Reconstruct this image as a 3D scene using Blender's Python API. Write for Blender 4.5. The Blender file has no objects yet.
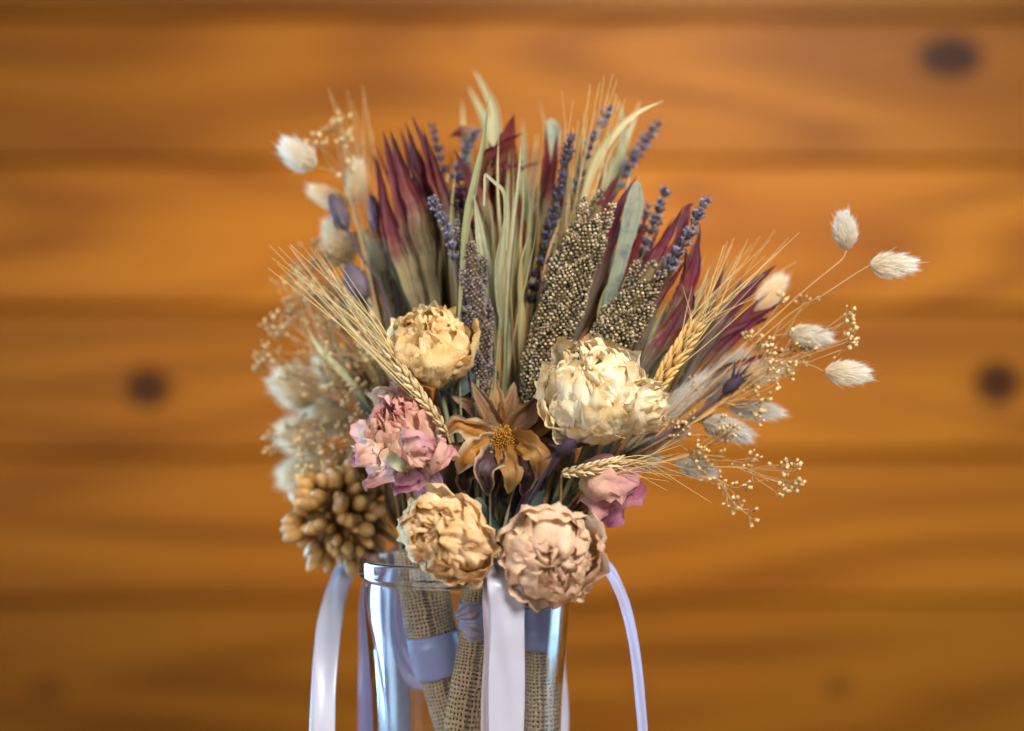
import bpy, math, random
import numpy as np
from mathutils import Vector, Matrix, Quaternion, noise

random.seed(7)
R = random.random
U = random.uniform
SC = bpy.context.scene
COL = SC.collection
PI = math.pi
SURF = []          # nothing is read from disk; everything below is code

# ------------------------------------------------------------------ frame of the place
# one picture pixel is half a millimetre at the bouquet; d is metres behind the bouquet's middle plane
CAM_Z = 0.30
def K(d): return 0.0005 * (1.0 + d)
def P(x, y, d=0.0):
    k = K(d)
    return Vector(((x - 512) * k, d, CAM_Z - (y - 365.5) * k))
def PP(p): return P(*p)

def catmull(pts, n):
    if len(pts) == 2:
        return [pts[0].lerp(pts[1], i / (n - 1)) for i in range(n)]
    q = [pts[0] * 2 - pts[1]] + list(pts) + [pts[-1] * 2 - pts[-2]]
    out = []
    m = len(pts) - 1
    for i in range(n):
        t = i / (n - 1) * m
        k = min(int(t), m - 1)
        t -= k
        a, b, c, e = q[k], q[k + 1], q[k + 2], q[k + 3]
        out.append(0.5 * ((2 * b) + (c - a) * t + (2 * a - 5 * b + 4 * c - e) * t * t + (3 * b - a - 3 * c + e) * t ** 3))
    return out
def path(pts, n): return catmull([PP(p) for p in pts], n)

# ------------------------------------------------------------------ object helpers
def thing(name, label, cat, loc, group=None):
    o = bpy.data.objects.new(name, None)
    o.empty_display_size = 0.01
    COL.objects.link(o)
    o.location = loc
    o['label'] = label; o['category'] = cat
    if group: o['group'] = group
    return o
def tag(o, label, cat, group=None):
    o['label'] = label; o['category'] = cat
    if group: o['group'] = group
    return o
def inst(name, me, parent, M):
    o = bpy.data.objects.new(name, me)
    COL.objects.link(o)
    if parent: o.parent = parent
    o.matrix_local = M
    return o
def frame(dirv, roll=0.0):
    q = Vector(dirv).normalized().to_track_quat('Z', 'Y')
    return q.to_matrix() @ Matrix.Rotation(roll, 3, 'Z')
def TRS(loc, rot3, s):
    if not hasattr(s, '__len__'): s = (s, s, s)
    return Matrix.Translation(loc) @ rot3.to_4x4() @ Matrix.Diagonal((s[0], s[1], s[2], 1))

class MB:
    def __init__(s): s.v = []; s.f = []; s.uv = []
    def grid(s, rows, uvs, closed=False):
        b = len(s.v); n = len(rows); m = len(rows[0])
        for r, ur in zip(rows, uvs):
            s.v.extend(r); s.uv.extend(ur)
        for i in range(n - 1):
            for j in range(m - 1 + (1 if closed else 0)):
                j2 = (j + 1) % m
                s.f.append((b + i * m + j, b + i * m + j2, b + (i + 1) * m + j2, b + (i + 1) * m + j))
        return s
    def tube(s, pts, r0, r1=None, ns=6, prof=None, v0=0.0, v1=1.0, caps=True):
        n = len(pts)
        if r1 is None: r1 = r0
        T = [(pts[min(i + 1, n - 1)] - pts[max(i - 1, 0)]).normalized() for i in range(n)]
        a = Vector((0, -1, 0)) if abs(T[0].y) < 0.9 else Vector((1, 0, 0))
        rows = []; uvs = []
        for i in range(n):
            a = (a - T[i] * a.dot(T[i])).normalized(); c = T[i].cross(a)
            t = i / (n - 1)
            r = prof(t) if prof else r0 + (r1 - r0) * t
            rows.append([pts[i] + (a * math.cos(w) + c * math.sin(w)) * r for w in [2 * PI * j / ns for j in range(ns)]])
            uvs.append([(j / ns, v0 + (v1 - v0) * t) for j in range(ns)])
        b = len(s.v)
        s.grid(rows, uvs, True)
        if caps:
            s.f.append(tuple(b + j for j in range(ns))[::-1])
            s.f.append(tuple(b + (n - 1) * ns + j for j in range(ns)))
        return s
    def blade(s, pts, wf, N=Vector((0, -1, 0)), fold=0.3, na=5, twist=None, wob=0.0, seed=0.0, curl=0.0, freq=60, pleat=0.0, np_=2.5):
        """a thin leaf along pts; wf(t) half width; fold lifts its edges; curl rolls them"""
        n = len(pts)
        rows = []; uvs = []
        for i in range(n):
            T = (pts[min(i + 1, n - 1)] - pts[max(i - 1, 0)]).normalized()
            sd = T.cross(N)
            if sd.length < 1e-4: sd = Vector((1, 0, 0))
            sd.normalize(); nn = sd.cross(T).normalized()
            t = i / (n - 1)
            if twist:
                q = Quaternion(T, twist(t)); sd = q @ sd; nn = q @ nn
            w = wf(t); row = []
            rag = [1 + wob * (.5 * noise.noise(Vector((t * 9, seed, 3 * e_))) + .35 * noise.noise(Vector((t * 31, seed, 5 * e_)))) for e_ in (-1, 1)]
            for j in range(na):
                x = -1 + 2 * j / (na - 1)
                p = pts[i] + sd * (w * x * (rag[0] if x < 0 else rag[1]) * (1 - curl * 0.35 * x * x)) + nn * (fold * w * abs(x) ** 1.5 + curl * w * x * x * 0.6)
                if pleat: p = p + nn * (pleat * w * math.sin(x * np_ * PI + seed + 1.5 * t))
                if wob:
                    o = Vector((seed, seed * 1.7, -seed)); q = p
                    p = p + noise.noise_vector(q * freq + o) * (wob * w)
                    p = p + nn * ((.5 - abs(noise.noise(q * freq * 2.3 + o))) * wob * w * .7) + noise.noise_vector(q * freq * 3.1 - o) * (wob * w * .28)
                row.append(p)
            rows.append(row); uvs.append([(j / (na - 1), t) for j in range(na)])
        return s.grid(rows, uvs)
    def lathe(s, prof, ns=24, base=Vector((0, 0, 0)), M=None, v=None):
        rows = []; uvs = []
        for i, (r, z) in enumerate(prof):
            row = [Vector((r * math.cos(2 * PI * j / ns), r * math.sin(2 * PI * j / ns), z)) for j in range(ns)]
            if M: row = [M @ p for p in row]
            rows.append([p + base for p in row])
            uvs.append([(j / ns, i / (len(prof) - 1)) for j in range(ns)])
        return s.grid(rows, uvs, True)
    def box(s, lo, hi):
        b = len(s.v)
        for z in (lo[2], hi[2]):
            for x, y in ((lo[0], lo[1]), (hi[0], lo[1]), (hi[0], hi[1]), (lo[0], hi[1])):
                s.v.append(Vector((x, y, z))); s.uv.append((0.5, 0.5))
        for q in ((3, 2, 1, 0), (4, 5, 6, 7), (0, 1, 5, 4), (1, 2, 6, 5), (2, 3, 7, 6), (3, 0, 4, 7)):
            s.f.append(tuple(b + i for i in q))
        return s
    def mesh(s, name, mat, origin=None, smooth=True):
        me = bpy.data.meshes.new(name)
        V = np.array([tuple(p) for p in s.v], dtype=np.float64)
        if origin is not None: V = V - np.array(tuple(origin))
        me.from_pydata(V.tolist(), [], s.f)
        uvl = me.uv_layers.new(name='UVMap')
        li = np.empty(len(me.loops), dtype=np.int32)
        me.loops.foreach_get('vertex_index', li)
        uvl.data.foreach_set('uv', np.array(s.uv, dtype=np.float32)[li].ravel())
        if smooth: me.polygons.foreach_set('use_smooth', [True] * len(me.polygons))
        if mat: me.materials.append(mat)
        me.update()
        return me
    def build(s, name, mat, parent=None, smooth=True):
        org = parent.location if parent else None
        o = bpy.data.objects.new(name, s.mesh(name, mat, org, smooth))
        COL.objects.link(o)
        if parent: o.parent = parent
        return o

# ------------------------------------------------------------------ materials
def new_mat(name):
    m = bpy.data.materials.new(name); m.use_nodes = True
    nt = m.node_tree; nt.nodes.clear()
    out = nt.nodes.new('ShaderNodeOutputMaterial')
    return m, nt, out
class G:
    def __init__(s, nt): s.nt = nt
    def n(s, t, **kw):
        o = s.nt.nodes.new('ShaderNode' + t)
        for k, v in kw.items(): setattr(o, k, v)
        return o
    def l(s, a, b): s.nt.links.new(a, b)
    def put(s, sock, v):
        if hasattr(v, 'is_output'): s.l(v, sock)
        else: sock.default_value = v
    def math(s, op, a, b=0.0, c=None):
        o = s.n('Math', operation=op); s.put(o.inputs[0], a); s.put(o.inputs[1], b)
        if c is not None: s.put(o.inputs[2], c)
        return o.outputs[0]
    def mix(s, f, a, b, mode='MIX'):
        o = s.n('Mix', data_type='RGBA', blend_type=mode)
        s.put(o.inputs['Factor'], f); s.put(o.inputs[6], a); s.put(o.inputs[7], b)
        return o.outputs[2]
    def xyz(s, x, y, z):
        o = s.n('CombineXYZ'); s.put(o.inputs[0], x); s.put(o.inputs[1], y); s.put(o.inputs[2], z)
        return o.outputs[0]
    def noise(s, vec, scale, detail=3, rough=0.55, dist=0.0):
        o = s.n('TexNoise'); s.put(o.inputs['Vector'], vec)
        o.inputs['Scale'].default_value = scale; o.inputs['Detail'].default_value = detail
        o.inputs['Roughness'].default_value = rough; o.inputs['Distortion'].default_value = dist
        return o.outputs[0]
    def ramp(s, f, stops):
        o = s.n('ValToRGB'); s.put(o.inputs[0], f); cr = o.color_ramp
        while len(cr.elements) < len(stops): cr.elements.new(0.5)
        for e, (p, c) in zip(cr.elements, stops): e.position = p; e.color = (*c, 1) if len(c) == 3 else c
        return o.outputs[0]
    def uv(s):
        o = s.n('UVMap'); o.uv_map = 'UVMap'
        x = s.n('SeparateXYZ'); s.l(o.outputs[0], x.inputs[0])
        return x.outputs[0], x.outputs[1]
    def mr(s, v, a, b, c=0.0, d=1.0):
        o = s.n('MapRange'); s.put(o.inputs[0], v)
        for i, q in enumerate((a, b, c, d)): o.inputs[i + 1].default_value = q
        return o.outputs[0]

def plant(name, stops, streak=0.35, spot=None, spot_amt=0.4, nscale=60, rough=0.75, trans=0.25, bump=0.35,
          vary=0.15, su=26, sv=2.0, jit=0.25, spec=0.25, sheen=0.0, hue=0.0, bd=0.0006):
    """dried plant tissue: colour runs along the leaf (UV v), fine fibres, blotches, a little light through it"""
    m, nt, out = new_mat(name); g = G(nt)
    u, v = g.uv()
    oi = g.n('ObjectInfo'); rnd = oi.outputs['Random']
    tc = g.n('TexCoord').outputs['Object']
    fib = g.noise(g.xyz(g.math('MULTIPLY', u, su), g.math('MULTIPLY', v, sv), g.math('MULTIPLY', rnd, 37.0)), 1.0, 4, 0.6)
    blo = g.noise(tc, nscale, 4, 0.6, 0.3)
    vv = g.math('ADD', v, g.math('MULTIPLY', g.math('SUBTRACT', fib, 0.5), jit))
    vv = g.math('ADD', vv, g.math('MULTIPLY', g.math('SUBTRACT', blo, 0.5), jit))
    c = g.ramp(vv, stops)
    if spot: c = g.mix(g.math('MULTIPLY', g.mr(blo, 0.48, 0.68), spot_amt), c, (*spot, 1))
    val = g.math('ADD', g.math('ADD', 1 - vary - streak * 0.5, g.math('MULTIPLY', rnd, 2 * vary)), g.math('MULTIPLY', fib, streak))
    h = g.n('HueSaturation'); g.l(c, h.inputs['Color']); g.l(val, h.inputs['Value'])
    if hue: g.l(g.math('ADD', 0.5 - hue / 2, g.math('MULTIPLY', g.math('FRACT', g.math('MULTIPLY', rnd, 7.31)), hue)), h.inputs['Hue'])
    c = h.outputs[0]
    fine = g.noise(tc, nscale * 9, 3, 0.6)
    hgt = g.math('ADD', g.math('MULTIPLY', fib, 0.7), g.math('MULTIPLY', fine, 0.5))
    bp = g.n('Bump'); bp.inputs['Strength'].default_value = bump; bp.inputs['Distance'].default_value = bd; g.l(hgt, bp.inputs['Height'])
    b = g.n('BsdfPrincipled'); g.l(c, b.inputs['Base Color']); g.l(bp.outputs[0], b.inputs['Normal'])
    b.inputs['Roughness'].default_value = rough; b.inputs['Specular IOR Level'].default_value = spec
    b.inputs['Sheen Weight'].default_value = sheen
    if trans:
        t = g.n('BsdfTranslucent'); g.l(c, t.inputs['Color']); g.l(bp.outputs[0], t.inputs['Normal'])
        mx = g.n('MixShader'); mx.inputs[0].default_value = trans
        g.l(b.outputs[0], mx.inputs[1]); g.l(t.outputs[0], mx.inputs[2]); g.l(mx.outputs[0], out.inputs[0])
    else: g.l(b.outputs[0], out.inputs[0])
    return m

M = {}
SP = dict(nscale=140)
M['burgundy'] = plant('burgundy_leaf', [(0.0, (.17, .12, .045)), (.3, (.24, .19, .09)), (.45, (.2, .1, .05)), (.56, (.16, .024, .024)), (.8, (.11, .013, .018)), (1, (.06, .009, .013))], streak=.9, jit=.45, trans=.3, su=14, sv=1.2, bump=.5, spec=.35, rough=.6, spot=(.05, .008, .02), spot_amt=.5)
M['burg_green'] = plant('burgundy_green_leaf', [(0.0, (.16, .16, .075)), (.32, (.19, .22, .12)), (.48, (.16, .12, .07)), (.6, (.17, .028, .03)), (1, (.08, .011, .017))], streak=.8, jit=.4, trans=.3, su=14, sv=1.2, bump=.5, rough=.62)
M['plum'] = plant('plum_leaf', [(0.0, (.12, .1, .07)), (.3, (.15, .09, .06)), (.5, (.14, .018, .032)), (1, (.055, .008, .024))], streak=1.0, jit=.3, trans=.25, su=12, sv=1.2, bump=.5, rough=.5, spec=.4)
M['red'] = plant('red_leaf', [(0, (.16, .1, .04)), (.4, (.14, .045, .018)), (.7, (.15, .019, .018)), (1, (.08, .01, .012))], streak=.9, jit=.3, trans=.35, su=12, sv=1.2)
M['sage'] = plant('sage_leaf', [(0, (.25, .23, .12)), (.5, (.32, .32, .185)), (1, (.39, .37, .22))], streak=.5, trans=.3, su=16, sv=1.0, spot=(.5, .46, .33), spot_amt=.4)
M['velvet'] = plant('velvet_leaf', [(0, (.22, .25, .18)), (1, (.27, .27, .18))], streak=.4, trans=.15, su=8, sv=4, spot=(.1, .13, .12), spot_amt=.8, nscale=150, sheen=.4, rough=.9)
M['straw'] = plant('straw_leaf', [(0, (.4, .32, .15)), (.6, (.5, .44, .24)), (1, (.55, .48, .26))], streak=.5, trans=.35, su=12, sv=1)
M['olive'] = plant('olive_leaf', [(0, (.2, .14, .06)), (.5, (.27, .23, .1)), (1, (.33, .3, .15))], streak=.7, trans=.3, su=14, sv=1, hue=.04, vary=.25)
M['grass'] = plant('grass_blade', [(0, (.26, .25, .11)), (.6, (.28, .29, .14)), (1, (.2, .23, .12))], streak=.5, trans=.3, su=8, sv=1)
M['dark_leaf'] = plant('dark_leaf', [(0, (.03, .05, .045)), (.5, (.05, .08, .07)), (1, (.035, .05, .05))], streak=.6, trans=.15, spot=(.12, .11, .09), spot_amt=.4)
M['sepal'] = plant('sepal', [(0, (.1, .12, .06)), (1, (.2, .23, .16))], streak=.5, trans=.15)
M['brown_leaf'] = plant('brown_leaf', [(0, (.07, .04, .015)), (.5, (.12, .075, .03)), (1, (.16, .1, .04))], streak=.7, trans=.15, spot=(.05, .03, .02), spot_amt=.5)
M['purple_leaf'] = plant('purple_leaf', [(0, (.03, .016, .025)), (1, (.05, .028, .05))], streak=.6, trans=.15)
M['stem_green'] = plant('green_stem', [(0, (.15, .15, .07)), (1, (.24, .22, .11))], streak=.5, trans=0, su=4, sv=6)
M['stem_tan'] = plant('tan_stem', [(0, (.36, .2, .08)), (1, (.42, .25, .1))], streak=.4, trans=0, su=4, sv=6)
M['stem_brown'] = plant('brown_stem', [(0, (.13, .07, .03)), (1, (.25, .14, .05))], streak=.4, trans=0, su=4, sv=6)
M['stem_purple'] = plant('purple_stem', [(0, (.06, .04, .05)), (1, (.11, .08, .105))], streak=.5, trans=0, su=4, sv=6)
CREAM = dict(streak=.3, su=42, sv=2.4, trans=.4, bump=.85, rough=.8, vary=.06, jit=.3, nscale=90, bd=.0009, spec=.06)
M['cream'] = plant('cream_petal', [(0, (.72, .42, .14)), (.35, (.86, .71, .43)), (.75, (.91, .85, .67)), (.93, (.88, .77, .53)), (1, (.74, .54, .27))], spot=(.74, .48, .18), spot_amt=.25, **CREAM)
M['yellow'] = plant('yellow_petal', [(0, (.74, .36, .09)), (.35, (.82, .54, .2)), (.75, (.91, .76, .46)), (.93, (.88, .68, .35)), (1, (.76, .52, .22))], spot=(.72, .38, .1), spot_amt=.35, **CREAM)
M['ochre'] = plant('ochre_petal', [(0, (.6, .32, .09)), (.35, (.87, .58, .28)), (.75, (.92, .71, .44)), (.93, (.87, .62, .34)), (1, (.68, .46, .2))], spot=(.6, .36, .13), spot_amt=.3, **CREAM)
M['blush'] = plant('blush_petal', [(0, (.74, .44, .18)), (.35, (.82, .6, .36)), (.7, (.85, .68, .48)), (1, (.78, .54, .36))], spot=(.74, .46, .32), spot_amt=.4, **CREAM)
M['pink'] = plant('pink_petal', [(0, (.82, .54, .22)), (.4, (.84, .64, .38)), (.75, (.8, .52, .38)), (1, (.7, .33, .28))], spot=(.74, .54, .32), spot_amt=.6, hue=.03, **CREAM)
M['rose'] = plant('rose_petal', [(0, (.74, .5, .3)), (.35, (.74, .45, .34)), (.75, (.7, .34, .33)), (1, (.6, .22, .26))], spot=(.7, .46, .3), spot_amt=.35, **CREAM)
M['magenta'] = plant('magenta_petal', [(0, (.56, .36, .24)), (.45, (.54, .24, .26)), (1, (.4, .1, .2))], spot=(.66, .45, .38), spot_amt=.4, **CREAM)
M['pod_petal'] = plant('brown_petal', [(0, (.2, .075, .012)), (.4, (.17, .08, .025)), (.8, (.2, .105, .045)), (1, (.27, .17, .09))], streak=.8, trans=.2, bump=.6, su=22, sv=1.5, spot=(.2, .09, .04), spot_amt=.5, rough=.6, spec=.4)
M['gold_petal'] = plant('gold_petal', [(0, (.27, .105, .01)), (.5, (.27, .13, .03)), (1, (.3, .17, .07))], streak=.8, trans=.3, bump=.6, su=20, sv=1.5, spot=(.4, .17, .03), rough=.55, spec=.4)
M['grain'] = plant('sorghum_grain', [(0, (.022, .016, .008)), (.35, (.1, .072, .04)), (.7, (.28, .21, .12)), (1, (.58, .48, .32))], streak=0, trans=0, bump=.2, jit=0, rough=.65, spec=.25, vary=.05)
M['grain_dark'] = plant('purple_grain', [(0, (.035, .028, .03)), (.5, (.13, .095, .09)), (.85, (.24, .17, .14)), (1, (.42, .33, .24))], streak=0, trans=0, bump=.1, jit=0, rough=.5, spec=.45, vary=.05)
M['lav'] = plant('lavender_floret', [(0, (.09, .07, .07)), (.4, (.075, .06, .08)), (.75, (.12, .105, .155)), (1, (.25, .245, .3))], streak=.6, trans=.15, jit=.2, vary=.4, hue=.05, su=8, sv=1)
M['lav_dark'] = plant('dark_floret', [(0, (.06, .05, .045)), (.5, (.045, .035, .045)), (1, (.09, .08, .13))], streak=.6, trans=.1, jit=.2, vary=.4, hue=.05, su=8, sv=1)
M['fluff'] = plant('fluff', [(0, (.66, .52, .34)), (.3, (.78, .7, .56)), (1, (.86, .83, .76))], streak=.1, trans=.5, bump=0, rough=.9, jit=.1, vary=.05)
M['fluff_grey'] = plant('grey_fluff', [(0, (.56, .44, .3)), (.3, (.66, .59, .49)), (1, (.74, .71, .65))], streak=.1, trans=.45, bump=0, rough=.9, jit=.1, vary=.08)
M['fluff_warm'] = plant('warm_fluff', [(0, (.7, .5, .27)), (.3, (.84, .68, .45)), (1, (.9, .8, .6))], streak=.1, trans=.5, bump=0, rough=.9, jit=.1, vary=.08)
M['kernel'] = plant('wheat_kernel', [(0, (.4, .2, .045)), (.5, (.58, .34, .1)), (1, (.62, .4, .15))], streak=.5, trans=.1, su=14, sv=1, bump=.5, rough=.5, spec=.4)
M['kernel_pale'] = plant('pale_kernel', [(0, (.5, .34, .15)), (.5, (.66, .5, .27)), (1, (.66, .5, .28))], streak=.5, trans=.15, su=14, sv=1, bump=.5, rough=.6)
M['awn'] = plant('awn', [(0, (.6, .42, .18)), (1, (.66, .48, .2))], streak=.2, trans=.2, bump=0, rough=.5, vary=.15)
M['bud'] = plant('bud', [(0, (.2, .1, .025)), (.4, (.45, .27, .09)), (1, (.8, .6, .32))], streak=.2, trans=.15, bump=0, vary=.25, jit=.1)
M['bud_dark'] = plant('dark_bud', [(0, (.13, .07, .02)), (.5, (.26, .16, .06)), (1, (.46, .33, .16))], streak=.2, trans=.15, bump=0, vary=.3, jit=.1)
M['pod'] = plant('seed_pod', [(0, (.24, .1, .025)), (.4, (.5, .25, .06)), (1, (.6, .36, .12))], streak=.4, trans=0, bump=.5, su=12, sv=1, rough=.5, spec=.4, vary=.3, spot=(.25, .12, .04), spot_amt=.4, nscale=200)
M['husk'] = plant('husk', [(0, (.2, .09, .03)), (1, (.42, .22, .07))], streak=.4, trans=.25, bump=.3)
M['nigella'] = plant('purple_pod', [(0, (.09, .065, .07)), (.4, (.13, .1, .12)), (1, (.08, .06, .095))], streak=.9, trans=.1, su=9, sv=.8, bump=.5)
M['stamen'] = plant('stamen', [(0, (.22, .08, .008)), (1, (.36, .17, .02))], streak=.2, trans=.2, bump=0, jit=.1)

def two_tone(name, rim, mid, thr=(.3, .5)):
    """curled petal: dark wrinkled inside, pale leathery rim"""
    m, nt, out = new_mat(name); g = G(nt); u, v = g.uv()
    tc = g.n('TexCoord').outputs['Object']
    ex = g.math('ABSOLUTE', g.math('SUBTRACT', u, .5))
    ey = g.math('ABSOLUTE', g.math('SUBTRACT', v, .58))
    e = g.math('MAXIMUM', ex, ey)
    nz = g.noise(tc, 180, 4)
    e = g.math('ADD', e, g.math('MULTIPLY', g.math('SUBTRACT', nz, .5), .16))
    f = g.mr(e, *thr)
    fib = g.noise(g.xyz(g.math('MULTIPLY', u, 20), g.math('MULTIPLY', v, 3), 0), 1, 4)
    c = g.mix(f, g.mix(fib, (mid[0] * .5, mid[1] * .5, mid[2] * .5, 1), (mid[0] * 1.5, mid[1] * 1.5, mid[2] * 1.5, 1)), (*rim, 1))
    bp = g.n('Bump'); bp.inputs['Strength'].default_value = .7; bp.inputs['Distance'].default_value = .001
    g.l(g.math('ADD', fib, nz), bp.inputs['Height'])
    b = g.n('BsdfPrincipled'); g.l(c, b.inputs['Base Color']); g.l(bp.outputs[0], b.inputs['Normal'])
    b.inputs['Roughness'].default_value = .55
    g.l(b.outputs[0], out.inputs[0]); return m
M['dark_petal'] = two_tone('dark_purple_petal', (.32, .2, .11), (.045, .018, .018), (.34, .46))
M['amber_petal'] = two_tone('amber_petal', (.36, .25, .15), (.28, .11, .012), (.22, .46))

def satin(name, col, rough=.34):
    m, nt, out = new_mat(name); g = G(nt); u, v = g.uv()
    tc = g.n('TexCoord').outputs['Object']
    th = g.noise(g.xyz(g.math('MULTIPLY', u, 90), g.math('MULTIPLY', v, 6), 0), 1, 2)
    nz = g.noise(tc, 45, 3)
    c = g.mix(nz, (col[0] * .92, col[1] * .92, col[2] * .95, 1), (*col, 1))
    bp = g.n('Bump'); bp.inputs['Strength'].default_value = .25; bp.inputs['Distance'].default_value = .0004
    g.l(g.math('ADD', g.math('MULTIPLY', th, .5), nz), bp.inputs['Height'])
    b = g.n('BsdfPrincipled'); g.l(c, b.inputs['Base Color']); g.l(bp.outputs[0], b.inputs['Normal'])
    b.inputs['Roughness'].default_value = rough; b.inputs['Specular IOR Level'].default_value = .9
    b.inputs['Anisotropic'].default_value = .5; b.inputs['Sheen Weight'].default_value = .2
    t = g.n('BsdfTranslucent'); g.l(c, t.inputs[0])
    mx = g.n('MixShader'); mx.inputs[0].default_value = .15
    g.l(b.outputs[0], mx.inputs[1]); g.l(t.outputs[0], mx.inputs[2]); g.l(mx.outputs[0], out.inputs[0]); return m
M['satin_white'] = satin('lilac_white_satin', (.47, .47, .56))
M['satin_lilac'] = satin('lilac_satin', (.36, .33, .52))
M['satin_blue'] = satin('periwinkle_satin', (.34, .38, .62), .3)
M['satin_mauve'] = satin('mauve_satin', (.42, .34, .4))
M['satin_pink'] = satin('pinkish_satin', (.7, .56, .58))

def burlap(name, nu, nv, col):
    m, nt, out = new_mat(name); g = G(nt); u, v = g.uv()
    tc = g.n('TexCoord').outputs['Object']
    wob = g.noise(tc, 160, 3)
    w2 = g.noise(tc, 90, 2)
    uu = g.math('ADD', g.math('MULTIPLY', u, nu), g.math('MULTIPLY', g.math('SUBTRACT', wob, .5), 1.6))
    vv = g.math('ADD', g.math('MULTIPLY', v, nv), g.math('MULTIPLY', g.math('SUBTRACT', w2, .5), 1.7))
    su = g.math('ABSOLUTE', g.math('SINE', g.math('MULTIPLY', uu, PI)))
    sv = g.math('ABSOLUTE', g.math('SINE', g.math('MULTIPLY', vv, PI)))
    par = g.math('MODULO', g.math('ADD', g.math('FLOOR', uu), g.math('FLOOR', vv)), 2.0)
    par = g.math('ABSOLUTE', par)
    top = g.math('ADD', g.math('MULTIPLY', par, su), g.math('MULTIPLY', g.math('SUBTRACT', 1.0, par), sv))
    solid = g.mr(g.math('MAXIMUM', su, sv), .42, .72)
    var = g.noise(tc, 420, 3)
    tone = g.mix(var, (col[0] * .55, col[1] * .52, col[2] * .5, 1), (col[0] * 1.3, col[1] * 1.3, col[2] * 1.3, 1))
    big = g.noise(tc, 60, 2)
    tone = g.mix(g.mr(big, .35, .7), tone, g.mix(.5, tone, (col[0] * .6, col[1] * .55, col[2] * .5, 1)))
    c = g.mix(solid, (.07, .042, .022, 1), tone)
    bp = g.n('Bump'); bp.inputs['Strength'].default_value = .9; bp.inputs['Distance'].default_value = .0012
    g.l(g.math('ADD', g.math('MULTIPLY', top, .6), solid), bp.inputs['Height'])
    b = g.n('BsdfPrincipled'); g.l(c, b.inputs['Base Color']); g.l(bp.outputs[0], b.inputs['Normal'])
    b.inputs['Roughness'].default_value = .9; b.inputs['Specular IOR Level'].default_value = .1
    g.l(b.outputs[0], out.inputs[0]); return m

def glass():
    m, nt, out = new_mat('clear_glass'); g = G(nt)
    b = g.n('BsdfGlass'); b.inputs['IOR'].default_value = 1.47; b.inputs['Roughness'].default_value = 0.0
    b.inputs['Color'].default_value = (.99, .995, 1, 1)
    tc = g.n('TexCoord').outputs['Object']
    nz = g.noise(tc, 16, 2)
    bp = g.n('Bump'); bp.inputs['Strength'].default_value = .12; bp.inputs['Distance'].default_value = .004; g.l(nz, bp.inputs['Height'])
    g.l(bp.outputs[0], b.inputs['Normal'])
    g.l(b.outputs[0], out.inputs[0]); return m
M['glass'] = glass()

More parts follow.
